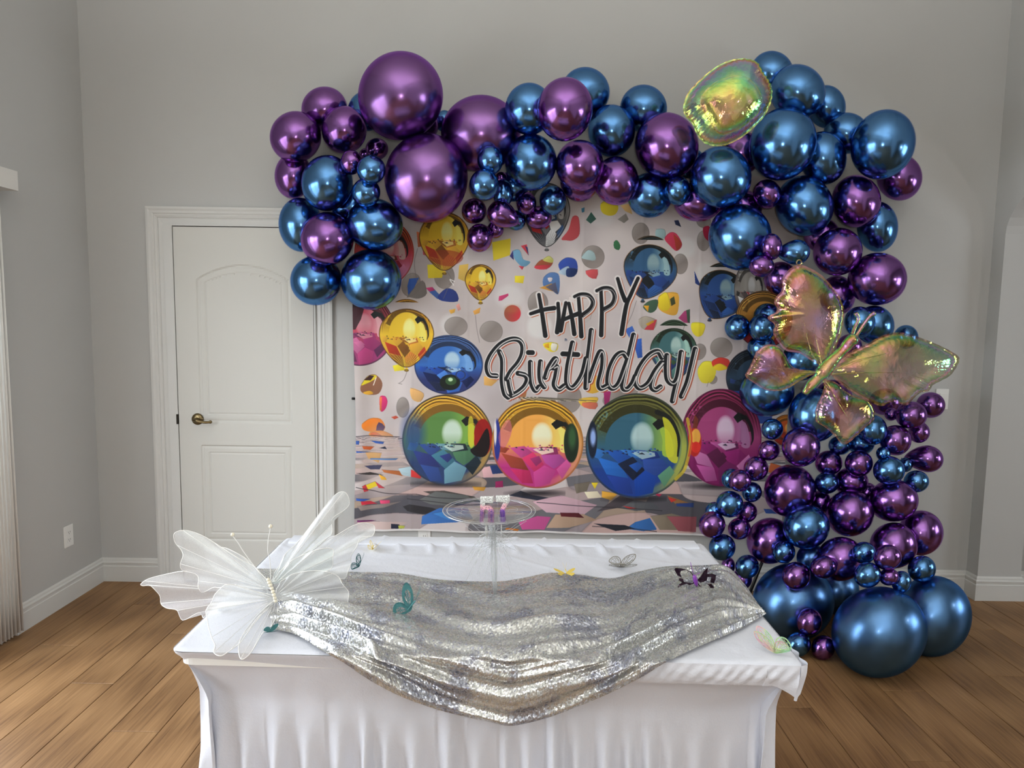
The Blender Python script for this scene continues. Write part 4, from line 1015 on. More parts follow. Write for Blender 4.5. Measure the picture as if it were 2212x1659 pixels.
# ---- printed mirror spheres
def orb(cx, cy, rx, ry, top, mid, winc, rightc, facets, rim=(60, 50, 60), bot=None, side=None, seed=0, tilt=0):
    bot = bot or facets[0]; w = win(cx-rx, cy-ry, cx+rx, cy+ry); X, Y = (PXa[w]-cx)/rx, (PYa[w]-cy)/ry; rho = np.sqrt(X*X+Y*Y); R = min(rx, ry)
    M0 = np.clip(.5-(rho-1)*R/1.3, 0, 1)
    base_ = grad(w, [top, top, mid, bot, bot], cx, cy-ry, cx, cy+ry); blend(w, M0, base_)
    # rim swirls
    ang = np.arctan2(Y, X); sw = .5+.5*np.sin(rho*95+2.2*np.sin(ang*3+seed)+ang*2+3*vnoise(PXa[w], PYa[w], .05, seed)); rimm = np.clip((rho-.80)/.08, 0, 1)*M0
    up_ = np.clip(-Y*1.6, 0, 1); blend(w, rimm*(sw > .62)*up_, tuple(k*.35 for k in top), .75); blend(w, rimm*(sw < .25)*up_, tuple(min(245, k*1.35+20) for k in top), .7)
    if side: blend(w, rimm*np.clip(X*1.3, 0, 1)*(1-up_), side, .8)
    blend(w, M0*np.clip((rho-.955)/.03, 0, 1), rim, .75)
    # speckles upper left
    sp = vnoise(PXa[w], PYa[w], .28, seed+5) > .66; blend(w, M0*sp*np.clip(1-np.hypot(X+.55, Y+.45)/.32, 0, 1)*(rho < .93), tuple(min(240, k*1.5+30) for k in mid), .8)
    # ceiling band
    b = (rho > .60) & (rho < .80) & (Y < -.12) & (ang > -2.75); blend(w, b*M0, tuple(k*.62 for k in top), .85)
    stroke([(cx+rx*.80*math.cos(t), cy+ry*.80*math.sin(t)) for t in np.linspace(-2.7, -.75, 12)], 1.1, tuple(min(245, k*1.3+25) for k in top), .8, sm=0)
    # room dome
    dome = np.clip(.5-(np.maximum(np.hypot(X/.62, (Y+.05)/.58), -9)-1)*R*.6/1.2, 0, 1)*(Y < .10); blend(w, dome*M0, grad(w, [mid, mid, rightc], cx-rx*.5, cy, cx+rx*.6, cy))
    wl = np.clip(1.1-np.hypot((X-.10)/.24, (Y+.14)/.33)**6, 0, 1)*(Y < .14); blend(w, wl*M0, grad(w, [winc, winc, tuple((a+b)/2 for a, b in zip(winc, mid))], cx, cy-ry*.45, cx, cy+ry*.14), .95)
    P_ = [(cx+rx*a, cy+ry*b) for a, b in ((.30,-.42),(.42,-.52),(.60,-.45),(.64,-.38),(.50,-.36),(.40,-.30))]; poly(P_, (28, 30, 30))
    stroke([(cx+rx*a, cy+ry*b) for a, b in ((.60,-.42),(.74,-.22),(.78,.02),(.74,.15))], R*.09, (30, 30, 32), .9, taper=[1, .8, .2])
    poly([(cx+rx*a, cy+ry*b) for a, b in ((.45,-.32),(.60,-.30),(.70,-.05),(.70,.2),(.50,.18),(.50,-.1))], rightc, .95, sm=4)
    # facets below the horizon
    fr = np.random.default_rng(seed+3)
    FCT = [((-.62,.10),(-.30,.08),(-.10,.20),(-.35,.34)), ((-.30,.08),(.05,.10),(.10,.26),(-.10,.20)), ((.05,.10),(.40,.10),(.46,.24),(.10,.30)), ((-.78,.22),(-.35,.34),(-.18,.62),(-.60,.55)), ((-.35,.34),(-.10,.20),(.16,.48),(-.06,.66)), ((.10,.28),(.46,.24),(.62,.40),(.34,.58),(.16,.46)), ((-.60,.55),(-.18,.62),(-.10,.90),(-.36,.90)), ((-.06,.66),(.16,.48),(.40,.60),(.30,.90),(-.05,.97)), ((.40,.58),(.66,.36),(.74,.50),(.52,.78)), ((-.18,.36),(.02,.30),(.12,.40),(-.02,.50)), ((-.85,.05),(-.62,.10),(-.72,.24),(-.88,.2))]
    for k, q in enumerate(FCT):
        c_ = facets[k % len(facets)]; poly([(cx+rx*(a+fr.uniform(-.03, .03)), cy+ry*(b_+fr.uniform(-.02, .02))) for a, b_ in q], c_, .95, cols=[tuple(min(245, v*1.15) for v in c_), tuple(v*.85 for v in c_)])
    poly([(cx+rx*a, cy+ry*b_) for a, b_ in ((-.1,.14),(.02,.10),(.34,.12),(.36,.20),(.1,.26))], winc, .8); poly([(cx+rx*a, cy+ry*b_) for a, b_ in ((.02,.16),(.10,.13),(.16,.17))], (30, 35, 50), .9)
    for k in range(26):
        a, b_ = fr.uniform(-.75, .6), fr.uniform(.05, .16); poly([(cx+rx*a, cy+ry*b_), (cx+rx*(a+.05), cy+ry*(b_-.015)), (cx+rx*(a+.06), cy+ry*(b_+.02))], facets[k % len(facets)] if k % 3 else (40, 40, 60), .9)
def tear(cx, cy, rx, ry, rot, top, mid, winc, rightc, facets, seed, rim=(90, 60, 30)):
    """balloon-shaped print: sphere above, tapering to a tied neck"""
    c, s = math.cos(math.radians(rot)), math.sin(math.radians(rot)); P = []
    for k in range(48):
        t = 2*pi*k/48; x_ = math.sin(t)*rx; y_ = -math.cos(t)*ry*(.88 if math.cos(t) > 0 else 1.15)
        if math.cos(t) < 0: x_ *= 1-.33*(-math.cos(t))**1.5
        P.append((cx+x_*c-y_*s, cy+x_*s+y_*c))
    xs = [p[0] for p in P]; ys = [p[1] for p in P]; w = win(min(xs), min(ys), max(xs), max(ys)); keep = CV[w].copy()
    orb(cx, cy, rx*1.02, ry*1.22, top, mid, winc, rightc, facets, rim=rim, seed=seed); inner = CV[w].copy(); CV[w] = keep
    X, Y = PXa[w], PYa[w]; m = sum(inside(P, X+dx, Y+dy).astype(np.float32) for dx, dy in ((-.25, -.2), (.25, -.25), (-.2, .25), (.25, .2)))/4
    # lower streaks converge on the knot
    kx, ky = cx-s*-1*-ry*1.18*-1 if False else cx-(ry*1.18)*s, cy+(ry*1.18)*c
    blend(w, m, inner); a_ = np.arctan2(X-kx, ky-Y); st_ = .5+.5*np.sin(a_*46+seed); low = np.clip(((Y-cy)*c-(X-cx)*s)/ry-.62, 0, .5)*2
    blend(w, m*low*(st_ > .7), tuple(min(245, v*1.3) for v in mid), .7); blend(w, m*low*(st_ < .2), tuple(v*.35 for v in top), .7)
    ed = [tuple(p) for p in P]; stroke(ed+[ed[0]], 1.6, rim, .9, sm=0); stroke([(cx+(x-cx)*.94, cy+(y-cy)*.94) for x, y in ed[:20]], 1.2, tuple(min(245, v*1.3+20) for v in top), .7, sm=0)
    ell(kx, ky+2, 3.2, 3.0, mid); ell(kx, ky+5, 4.5, 2.4, tuple(v*.7 for v in mid)); ell(kx, ky+5, 4.5, 2.4, rim, band=.8)
    return kx, ky
GOLD = dict(top=(170,125,35), mid=(222,188,60), winc=(238,225,150), rightc=(226,214,110), facets=[(205,160,60),(150,100,45),(190,120,60),(170,60,40),(120,80,30)])
DBLU = dict(top=(38,48,50), mid=(55,95,130), winc=(140,165,170), rightc=(150,180,185), facets=[(40,70,130),(25,30,45),(50,90,150),(30,50,90),(20,25,30)])
# magenta sphere at far left edge, cut by the cloth
orb(778, 712, 74, 78, (120,50,60), (190,80,100), (210,150,160), (214,165,170), [(150,60,110),(110,50,90),(170,70,120),(90,40,80),(190,110,150)], seed=21)
poly([(757,655),(790,655),(780,690),(768,712),(757,712)], (45,30,35), .8)
orb(830, 545, 64, 72, (150,70,40), (190,70,80), (200,185,180), (200,170,165), [(190,120,150),(150,40,60),(120,60,40),(180,90,120)], seed=22, rim=(150,60,40))
tear(960, 513, 54, 62, 0, seed=3, **GOLD); poly([(925,555),(950,540),(990,545),(1000,560),(975,575),(945,570)], (160,60,40), .55, sm=4)
tear(1181, 455, 50, 68, 0, (110,108,106), (150,150,150), (215,215,215), (190,190,190), [(60,60,66),(200,200,200),(50,80,120),(170,40,40),(120,120,125),(230,230,230)], 4, rim=(50,50,50))
tear(1038, 605, 33, 38, 0, seed=5, **GOLD)
orb(969, 788, 74, 64, (60,85,130), (60,110,180), (175,200,215), (120,165,215), [(40,80,160),(30,40,70),(60,110,190),(20,35,80),(80,130,200)], seed=6, rim=(40,50,80), bot=(50,60,110))
ell(972, 826, 22, 17, (25,32,25)); ell(974, 823, 12, 9, (60,90,55)); ell(973, 820, 5, 4, (190,215,180)); ell(995, 810, 11, 10, (45,60,95), band=2)
tear(878, 722, 59, 62, 0, seed=7, **GOLD)
tear(1405, 580, 58, 58, 14, seed=8, **DBLU); tear(1562, 632, 54, 53, 28, seed=9, **dict(DBLU, mid=(50,85,140)))
orb(1620, 625, 34, 60, (120,115,110), (150,145,140), (190,190,190), (170,165,160), [(90,80,80),(170,50,60),(60,60,60),(200,200,200)], seed=10)
orb(1650, 690, 62, 62, (150,110,50), (180,130,60), (200,170,110), (180,140,70), [(150,40,50),(190,150,70),(110,70,40)], seed=12)
tear(1455, 757, 50, 54, -6, (50,70,50), (70,110,115), (170,195,190), (160,195,185), [(40,60,110),(60,90,60),(25,30,40),(90,130,120)], 13, rim=(40,55,45))
orb(1630, 815, 62, 62, (35,45,55), (50,70,90), (90,110,120), (70,90,100), [(30,40,50),(50,70,120),(25,30,40)], seed=14)
poly([(1560,850),(1650,850),(1668,905),(1640,915),(1600,900)], (45,75,150), .9, sm=3)
orb(1700, 930, 34, 34, (180,110,40), (190,90,40), (220,170,90), (210,150,80), [(150,50,30),(110,60,40)], seed=15)
# contact shadows
for (a, b, c_) in [(965,1046,60),(1160,1066,50),(1378,1078,55),(1560,1050,60)]: ell(a, b, c_, 6, (35, 32, 38), alpha=.8, soft=4)
# the four big spheres
orb(1558, 945, 87, 105, (120,40,75), (165,75,125), (215,195,215), (170,120,160), [(140,40,110),(175,90,150),(110,35,90),(190,120,170),(90,30,70)], seed=16, rim=(110,30,80), bot=(130,35,100))
ell(1500, 955, 15, 31, (185,50,45)); ell(1503, 943, 10, 17, (225,170,80)); ell(1503, 966, 10, 12, (215,60,50)); poly([(1500,895),(1508,905),(1506,925),(1496,925)], (120,60,40), .9)
orb(967, 950, 98, 98, (190,140,50), (95,135,75), (195,212,200), (140,180,80), [(55,80,140),(110,150,165),(30,45,55),(50,60,120),(70,120,140),(80,120,90)], seed=17, rim=(60,60,70), side=(190,150,80), bot=(50,70,110))
w = win(868, 850, 930, 1050); blend(w, np.clip(1-np.hypot((PXa[w]-893)/34, (PYa[w]-938)/62), 0, 1)*1.5, (45, 75, 140), .75)
ell(1043, 945, 20, 40, (150,25,25), alpha=.95); poly([(1030,960),(1052,925),(1058,960),(1048,985),(1028,985),(1016,972)], (25,18,20), .95, sm=4); poly([(1012,905),(1022,905),(1024,960),(1012,960)], (205,195,60), .8, sm=3)
orb(1161, 957, 99, 98, (190,140,45), (225,165,85), (238,228,200), (240,215,120), [(185,75,140),(195,90,150),(150,55,110),(150,70,50),(200,60,110),(170,80,150),(185,50,100)], seed=18, rim=(150,100,50), side=(210,160,110), bot=(180,60,130))
ell(1234, 957, 16, 42, (35,50,35)); ell(1236, 945, 8, 24, (60,95,60), soft=3); ell(1074, 950, 7, 44, (50,60,140)); ell(1070, 935, 3, 26, (220,215,215)); poly([(1078,935),(1098,905),(1106,930),(1092,965),(1080,962)], (200,110,140), .6, sm=3)
orb(1376, 963, 111, 113, (90,90,45), (60,105,125), (180,205,205), (160,190,80), [(40,90,170),(60,120,190),(35,60,130),(45,110,190),(25,35,60),(50,80,150),(40,70,150),(30,75,160),(100,150,120)], seed=19, rim=(50,60,70), side=(195,195,80), bot=(35,70,145))
poly([(1432,900),(1455,915),(1464,960),(1462,1000),(1440,985),(1436,930)], (205,205,60), .9, sm=4); stroke([(1420,890),(1448,905),(1466,945),(1464,985)], 7, (30,32,32), .95, taper=[1.6, 1, .5])
ell(1280, 950, 10, 40, (30,40,60)); ell(1281, 945, 6, 18, (150,175,225), soft=2); stroke([(1485,905),(1492,950),(1480,1010),(1460,1035)], 7, (205,185,60), .8); stroke([(1490,920),(1494,950),(1488,985)], 3, (210,70,60), .8)
for k in range(14): stroke([(1100+k*9, 864-abs(k-7)*.0), (1140+(k-7)*4, 858), (1145+k*11, 866)], 1.0, (40, 36, 34) if k % 2 else (225, 215, 190), .8)
# ---- lettering
def Z(P, ox, oy, s): return [(ox+x/s, oy+y/s) for x, y in P]
H1 = [[(95,855),(120,1000),(150,1205)], [(25,1018),(130,985),(225,970)], [(258,930),(264,1050),(250,1175)], [(325,925),(302,1050),(280,1160)], [(350,930),(378,1060),(397,1190)], [(285,1078),(360,1045),(430,1018)],
      [(432,872),(447,1050),(457,1210)], [(400,872),(455,852),(520,862),(556,915),(535,975),(468,1030)], [(625,820),(632,1000),(627,1200)], [(590,822),(650,798),(712,808),(742,868),(718,938),(640,988)], [(768,718),(802,830),(832,905)], [(942,715),(882,850),(840,955),(800,1190)]]
for P in H1:
    Q = Z(P, 1140, 420, 3.95); stroke(Q, 12.5, (175, 95, 60), .9, off=(2.8, 2.0))
for P in H1: stroke(Z(P, 1140, 420, 3.95), 14.5, (214, 210, 208))
for P in H1: stroke(Z(P, 1140, 420, 3.95), 8.6, (28, 29, 34), taper=[.85, 1, 1.15] if len(P) > 2 else None)
for P in (H1[7], H1[9]): stroke(Z(P, 1140, 420, 3.95), 1.4, (205, 200, 200), .8, off=(2.2, 2.6))
B1 = [[(232,495),(165,482),(143,400),(178,300),(262,200),(360,148),(440,150),(482,200),(480,285),(440,370),(370,455),(332,525)], [(262,265),(288,330),(292,420),(288,540),(310,660),(345,700)], [(440,470),(505,488),(528,530),(500,595),(440,650),(375,685)], [(350,530),(362,600),(380,665)],
      [(558,365),(560,480),(570,570),(605,635),(640,600)], [(540,272),(578,273)], [(655,360),(648,450),(655,540),(690,600)], [(700,510),(730,420),(785,335),(805,345),(770,400),(730,430)], [(775,420),(812,410),(800,500),(785,580),(825,625),(880,590)],
      [(960,180),(935,300),(912,420),(905,560),(945,612),(1000,570),(1055,470),(1090,330)], [(868,285),(945,288),(1012,292)], [(1140,60),(1125,200),(1100,400),(1088,608)], [(1120,540),(1160,420),(1220,270),(1250,300),(1245,420),(1212,560),(1230,615),(1290,590)],
      [(1480,320),(1440,275),(1375,310),(1315,430),(1298,560),(1340,615),(1400,570),(1455,430),(1500,300)], [(1545,105),(1500,300),(1462,470),(1440,600),(1480,625),(1530,570),(1560,500)], [(1815,320),(1775,262),(1690,300),(1605,410),(1560,540),(1600,612),(1680,570),(1750,450),(1810,370)], [(1820,370),(1750,470),(1715,590),(1750,630),(1800,600)],
      [(1862,300),(1856,420),(1868,530),(1920,570),(1965,500),(2000,270)], [(2000,270),(1975,480),(1940,620),(1915,735)], [(2132,240),(2095,400),(2055,560),(2000,690)]]
for P in B1: stroke(Z(P, 1020, 700, 4.424), 13.5, (165, 80, 55), .9, off=(3.0, 2.2))
for P in B1: stroke(Z(P, 1020, 700, 4.424), 15, (216, 212, 210))
for P in B1: stroke(Z(P, 1020, 700, 4.424), 10.6, (26, 28, 33), off=(-.6, 0))
for P in B1[:5]+B1[6:10]+B1[11:]: stroke(Z(P, 1020, 700, 4.424), 2.5, (214, 211, 210), .95, off=(2.3, .2))
stroke([(1221,732),(1221,736)], 1.6, (60, 75, 100)); stroke([(1221,732),(1224,733),(1224,736)], 1.4, (60, 75, 100))
# white selvedge
w = win(700, 1130, 1760, 1180); edge_ = (np.arange(CHp)[:, None] < 7)*np.ones((1, CWp)); CV = np.where(edge_[..., None] > 0, C(206, 204, 204), CV)
CV = np.clip(CV, 4, 250)/255.; lin = np.where(CV <= .04045, CV/12.92, ((CV+.055)/1.055)**2.4)
K_PRINT = 1.15
lin = np.clip(lin**1.13*K_PRINT*1.08, 0, .92); img = np.ones((CHp, CWp, 4), np.float32)
img[..., :3] = np.where(lin <= .0031308, lin*12.92, 1.055*lin**(1/2.4)-.055)
im = bpy.data.images.new('backdrop_print', CWp, CHp, alpha=False); im.pixels.foreach_set(img.ravel()); im.update(); im.pack()
M_PRINT = mat('printed_polyester', (1, 1, 1, 1), .62); ti = N(M_PRINT, 'ShaderNodeTexImage'); ti.image = im; ti.extension = 'EXTEND'
L(M_PRINT, ti.outputs[0], bsdf(M_PRINT).inputs['Base Color']); bsdf(M_PRINT).inputs['Sheen Weight'].default_value = .15; bsdf(M_PRINT).inputs['Specular IOR Level'].default_value = .3
_v = coord(M_PRINT); bump(M_PRINT, noise_tex(M_PRINT, _v, 900, 1).outputs['Fac'], .12, .001)
bd = tag(empty('backdrop', ((bx0+bx1)/2, YBK, bz0)), 'fabric backdrop printed with mirror balloons, confetti and the words HAPPY Birthday', 'backdrop')
NX, NZ = 320, 260; vs = []; uvs = []
cr_x = [at(px_, 850, YBK).x for px_ in (888, 1008, 1131, 1253, 1378, 1503, 1602)]; cr_z = [at(1200, py_, YBK).z for py_ in (565, 675, 783, 905, 1010)]
for j in range(NZ+1):
    for i in range(NX+1):
        x_ = bx0+(bx1-bx0)*i/NX; z_ = bz0+(bz1-bz0)*j/NZ
        dd = 0
        for c_ in cr_x: dd += .0022*math.exp(-((x_-c_)/.0065)**2)
        for c_ in cr_z: dd += .0018*math.exp(-((z_-c_)/.0065)**2)
        low = max(0, 1-(z_-bz0)/.35); lft = max(0, 1-(x_-bx0)/.30)
        dd += .010*low*noise.noise(Vector((x_*9, z_*3, 0))) + .008*lft*math.sin(x_*42+2*noise.noise(Vector((x_, z_*2, 0)))) + .005*noise.noise(Vector((x_*2.2, z_*2.2, 5)))
        up2 = max(0, (z_-bz1+.9)/.9); dd += .012*up2*math.sin((x_+z_*.6)*11)*.4
        ex = -.006*math.sin(z_*5)*(1 if i == 0 else 0); vs.append((x_-bd.location.x+ex, -dd, z_-bz0+.004*math.sin(x_*9)*low)); uvs.append((i/NX, j/NZ))
fs = [(j*(NX+1)+i, j*(NX+1)+i+1, (j+1)*(NX+1)+i+1, (j+1)*(NX+1)+i) for j in range(NZ) for i in range(NX)]
mk('printed_cloth', vs, fs, M_PRINT, bd, True, uvs)
# bars of the backdrop frame, their black ends show at the left edge
fr = tag(empty('backdrop_frame', (bx0, D-.012, 0)), 'black bars of the backdrop frame poking out at the cloth\'s left edge', 'frame')
for py_ in (651, 861):
    z_ = at(760, py_, D-.012).z; MB().tube([(-.016, 0, z_), (1.9, 0, z_)], .0055, 8).build('bar', M_BLK, fr, True)
    MB().tube([(-.020, 0, z_), (-.004, 0, z_)], .0072, 10).build('end_cap', M_BLK, fr, True)
# ------------------------------------------------------------------ iridescent foil balloons
def iri(name, tmix, seed):
    m = bpy.data.materials.new(name); m.use_nodes = True; m.node_tree.nodes.remove(bsdf(m)); out = m.node_tree.nodes['Material Output']
    v = coord(m); nz = noise_tex(m, v, 6, 3); lw = N(m, 'ShaderNodeLayerWeight'); lw.inputs['Blend'].default_value = .5
    bp = N(m, 'ShaderNodeBump'); bp.inputs['Strength'].default_value = .26; bp.inputs['Distance'].default_value = .03
    n2 = noise_tex(m, v, 14, 4); L(m, n2.outputs['Fac'], bp.inputs['Height']); L(m, bp.outputs[0], lw.inputs['Normal'])
    ad = N(m, 'ShaderNodeMath', operation='MULTIPLY_ADD'); L(m, nz.outputs['Fac'], ad.inputs[0]); ad.inputs[1].default_value = .75; L(m, lw.outputs['Facing'], ad.inputs[2])
    s = N(m, 'ShaderNodeMath', operation='FRACT'); s2 = N(m, 'ShaderNodeMath', operation='MULTIPLY_ADD'); s2.inputs[1].default_value = 1.3; s2.inputs[2].default_value = seed; L(m, ad.outputs[0], s2.inputs[0]); L(m, s2.outputs[0], s.inputs[0])
    col = ramp(m, s.outputs[0], [(0, (.95, .36, .26)), (.14, (1, .72, .15)), (.30, (.72, 1, .22)), (.46, (.25, .95, .40)), (.60, (.35, .80, .80)), (.74, (.62, .40, .98)), (.87, (.98, .45, .62)), (1, (.95, .36, .26))])
    g = N(m, 'ShaderNodeBsdfGlossy'); g.inputs['Roughness'].default_value = .09; L(m, col, g.inputs['Color']); L(m, bp.outputs[0], g.inputs['Normal'])
    t = N(m, 'ShaderNodeBsdfTransparent'); t.inputs['Color'].default_value = (.93, .97, .95, 1)
    mx = N(m, 'ShaderNodeMixShader'); mr = N(m, 'ShaderNodeMapRange'); mr.inputs[3].default_value = tmix; mr.inputs[4].default_value = min(1, tmix+.5); L(m, lw.outputs['Facing'], mr.inputs[0]); L(m, mr.outputs[0], mx.inputs[0])
    L(m, t.outputs[0], mx.inputs[1]); L(m, g.outputs[0], mx.inputs[2]); L(m, mx.outputs[0], out.inputs[0]); return m
M_IRI = iri('iridescent_film', .27, .40); M_IRI2 = iri('iridescent_film_clear', .24, .62)
def puff(name, pts, depthY, thick, m, parent, root_bulge=None, tiltx=0, org=Vector((0,0,0)), rim=.07, ctr_px=None, ripple=1.0):
    """inflated flat balloon: seam outline from pixels on an upright sheet at depthY, both faces puffed"""
    P = smooth_loop(pts, 5); n = len(P); c = ctr_px or tuple(np.mean(P, axis=0)); C0 = at(c[0], c[1], depthY)
    O = [at(p[0], p[1], depthY + tiltx*(p[0]-c[0])*.001) for p in P]
    S = [1.0, 1-rim*.45, 1-rim, .90-rim*.3, .78, .62, .45, .28, .12]; mb = MB(); lay = []
    for side in (1, -1):
        for k, s in enumerate(S):
            h = 0 if s >= 1-rim*.99 else thick*math.sqrt(max(0, 1-(s/(1-rim))**2.2))
            for i, o in enumerate(O):
                rp = ripple*.0035*math.sin(i*2.4)*max(0, 1-abs(s-(.9-rim*.3))/.16)
                if k == 0: rp = ripple*.002*math.sin(i*1.9)
                p = C0.lerp(o, s); mb.v.append(Vector((p.x, p.y - side*(h+.0006)+rp, p.z))-org)
        ce = len(mb.v); mb.v.append(Vector((C0.x, C0.y-side*thick, C0.z))-org); b = 0 if side == 1 else len(S)*n+1
        for k in range(len(S)-1):
            for i in range(n):
                q = (b+k*n+i, b+k*n+(i+1) % n, b+(k+1)*n+(i+1) % n, b+(k+1)*n+i); mb.f.append(q if side == 1 else q[::-1])
        for i in range(n):
            q = (b+(len(S)-1)*n+i, b+(len(S)-1)*n+(i+1) % n, ce); mb.f.append(q if side == 1 else q[::-1])
    o = mb.build(name, m, parent, True); return o
ZP = lambda P, ox, oy, s: [(ox+x/s, oy+y/s) for x, y in P]
front_y = min(c.y-R for c, R in placed if 1.1 < c.x < 2.2 and c.z > .9)
YW = max(2.75, front_y + .05)
YW = min((c.y-R) for c, R in placed if c.x > at(1640, 700, 3.3).x and c.x < at(1960, 700, 3.3).x and .95 < c.z < 1.75) - .03
bt = at(1765, 800, YW); ft = tag(empty('foil_butterfly', bt), 'large iridescent butterfly foil balloon on the right column of the garland', 'balloon')
FW1 = [(1090,1040),(1010,1000),(930,950),(830,930),(772,865),(738,800),(748,742),(697,690),(765,640),(745,565),(800,490),(803,410),(855,340),(925,308),(1000,330),(1090,385),(1160,460),(1220,540),(1250,640),(1242,740),(1217,850),(1170,950),(1120,1030)]
FW2 = [(1060,1080),(950,1068),(870,1040),(825,960),(775,900),(692,885),(622,930),(590,1000),(562,1060),(536,1115),(600,1165),(680,1213),(780,1222),(860,1195),(930,1150),(1020,1105)]
FW3 = [(1140,1070),(1225,985),(1320,925),(1420,880),(1520,825),(1620,798),(1720,808),(1840,850),(1960,900),(2060,955),(2087,992),(2065,1050),(2020,1110),(1950,1150),(1895,1180),(1865,1222),(1812,1232),(1762,1270),(1700,1328),(1610,1300),(1520,1332),(1440,1300),(1330,1242),(1250,1190),(1180,1130)]
FW4 = [(1105,1140),(1190,1160),(1250,1215),(1330,1262),(1425,1290),(1472,1365),(1462,1440),(1402,1490),(1340,1550),(1250,1612),(1180,1542),(1110,1482),(1048,1440),(1045,1350),(1080,1270),(1105,1200)]
for nm, P, cc, th, ml in (('upper_wing', FW1, (1000, 660), .062, M_IRI), ('lower_wing', FW2, (780, 1050), .040, M_IRI), ('upper_wing', FW3, (1600, 1060), .062, M_IRI), ('lower_wing', FW4, (1250, 1390), .042, M_IRI)):
    puff(nm, ZP(P, 1450, 480, 3.352), YW, th, ml, ft, org=bt, ctr_px=(1450+cc[0]/3.352, 480+cc[1]/3.352))
# crease lines radiating from the body across the wings
cr = MB()
for a, b, c_ in (((1080,1040),(1010,930),(955,700)), ((1090,1050),(1060,900),(1030,760)), ((1150,1080),(1350,1000),(1560,950)), ((1160,1100),(1400,1090),(1650,1090)), ((1050,1085),(930,1090),(780,1060)), ((1120,1150),(1180,1260),(1280,1420))):
    pts = [at(x, y, YW-.052) for x, y in smooth_path(ZP([a, b, c_], 1450, 480, 3.352), 6)]; cr.tube([p-bt for p in pts], [.004*(1-.8*i/len(pts)) for i in range(len(pts))], 6)
tag(cr.build('crease', M_IRI, ft, True), kind='stuff')
bod = smooth_path(ZP([(1345,835),(1300,860),(1240,930),(1170,1000),(1110,1070),(1060,1130),(1010,1180),(965,1245)], 1450, 480, 3.352), 6)
rad = np.interp(np.linspace(0, 1, len(bod)), [0, .08, .2, .3, .5, .62, .7, .85, 1], [.018, .030, .026, .022, .034, .036, .024, .026, .014])
MB().tube([at(p[0], p[1], YW-.045)-bt for p in bod], list(rad), 14).build('body', M_IRI, ft, True)
for A in ([(1305,830),(1330,760),(1355,700),(1335,655)], [(1335,830),(1380,760),(1430,690),(1475,655)]):
    q = smooth_path(ZP(A, 1450, 480, 3.352), 5); MB().tube([at(p[0], p[1], YW-.045)-bt for p in q], [.009]*(len(q)-3)+[.011, .013, .010], 8).build('antenna', M_IRI, ft, True)
h_ = at(1726, 567, YW); mb = MB(); mb.tube([Vector((h_.x+.012*math.cos(t), YW, h_.z+.012*math.sin(t)))-bt for t in np.linspace(0, 2*pi, 17)], .0035, 6, cap=False); mb.build('hang_loop', M_IRI, ft, True)
# round foil balloon
ORB = [(95,520),(125,420),(200,330),(300,240),(400,175),(500,140),(600,135),(680,165),(725,240),(770,300),(800,370),(803,440),(780,520),(730,610),(650,690),(560,765),(450,820),(350,833),(260,805),(205,740),(165,650),(110,590)]
ob_y = min((c.y-R) for c, R in placed if abs(c.x-at(1572, 222, 3.4).x) < .26 and abs(c.z-at(1572, 222, 3.4).z) < .26)
YO = max(3.0, ob_y - .02); po = at(1572, 222, YO); fo_ = tag(empty('round_foil_balloon', po), 'round clear iridescent foil balloon at the top right of the garland', 'balloon')
puff('foil_skin', ZP(ORB, 1450, 90, 3.687), YO, .13, M_IRI2, fo_, org=po, rim=.05, ripple=1.6)
ORB2 = [(230,480),(300,360),(420,290),(560,270),(660,340),(720,450),(700,560),(610,650),(500,720),(390,740),(320,660)]
puff('inner_bubble', ZP(ORB2, 1450, 90, 3.687), YO+.01, .09, M_IRI, fo_, org=po, rim=.03)

# ------------------------------------------------------------------ organza butterfly
def organza(name, op, tint=(.93, .94, .95), gl=.12):
    m = bpy.data.materials.new(name); m.use_nodes = True; m.node_tree.nodes.remove(bsdf(m)); out = m.node_tree.nodes['Material Output']
    t = N(m, 'ShaderNodeBsdfTransparent'); d = N(m, 'ShaderNodeBsdfDiffuse'); d.inputs['Color'].default_value = (*tint, 1); tr = N(m, 'ShaderNodeBsdfTranslucent'); tr.inputs['Color'].default_value = (*tint, 1)
    g = N(m, 'ShaderNodeBsdfGlossy'); g.inputs['Roughness'].default_value = .35
    v = coord(m); nz = noise_tex(m, v, 3.5, 2); L(m, ramp(m, nz.outputs['Fac'], [(.3, (.75, .95, .88)), (.5, (.95, .95, 1)), (.7, (.95, .85, .98))]), g.inputs['Color'])
    a = N(m, 'ShaderNodeMixShader'); a.inputs[0].default_value = .45; L(m, d.outputs[0], a.inputs[1]); L(m, tr.outputs[0], a.inputs[2])
    b = N(m, 'ShaderNodeMixShader'); b.inputs[0].default_value = gl; L(m, a.outputs[0], b.inputs[1]); L(m, g.outputs[0], b.inputs[2])
    w = noise_tex(m, v, 900, 1); mr = N(m, 'ShaderNodeMapRange'); mr.inputs[1].default_value = .35; mr.inputs[2].default_value = .65; mr.inputs[3].default_value = op-.07; mr.inputs[4].default_value = op+.07; L(m, w.outputs['Fac'], mr.inputs[0])
    mx = N(m, 'ShaderNodeMixShader'); L(m, mr.outputs[0], mx.inputs[0]); L(m, t.outputs[0], mx.inputs[1]); L(m, b.outputs[0], mx.inputs[2]); L(m, mx.outputs[0], out.inputs[0]); return m
M_ORG = organza('white_organza', .56); M_ORG2 = organza('pearl_organza', .62, (.90, .95, .94), .3)
M_WIRE = mat('white_wrapped_wire', (.85, .85, .83, 1), .45)
M_PEARL = mat('cream_pearl', (.82, .77, .62, 1), .18); bsdf(M_PEARL).inputs['Coat Weight'].default_value = .6
Q5 = lambda P: ZP(P, 300, 1040, 3.95)
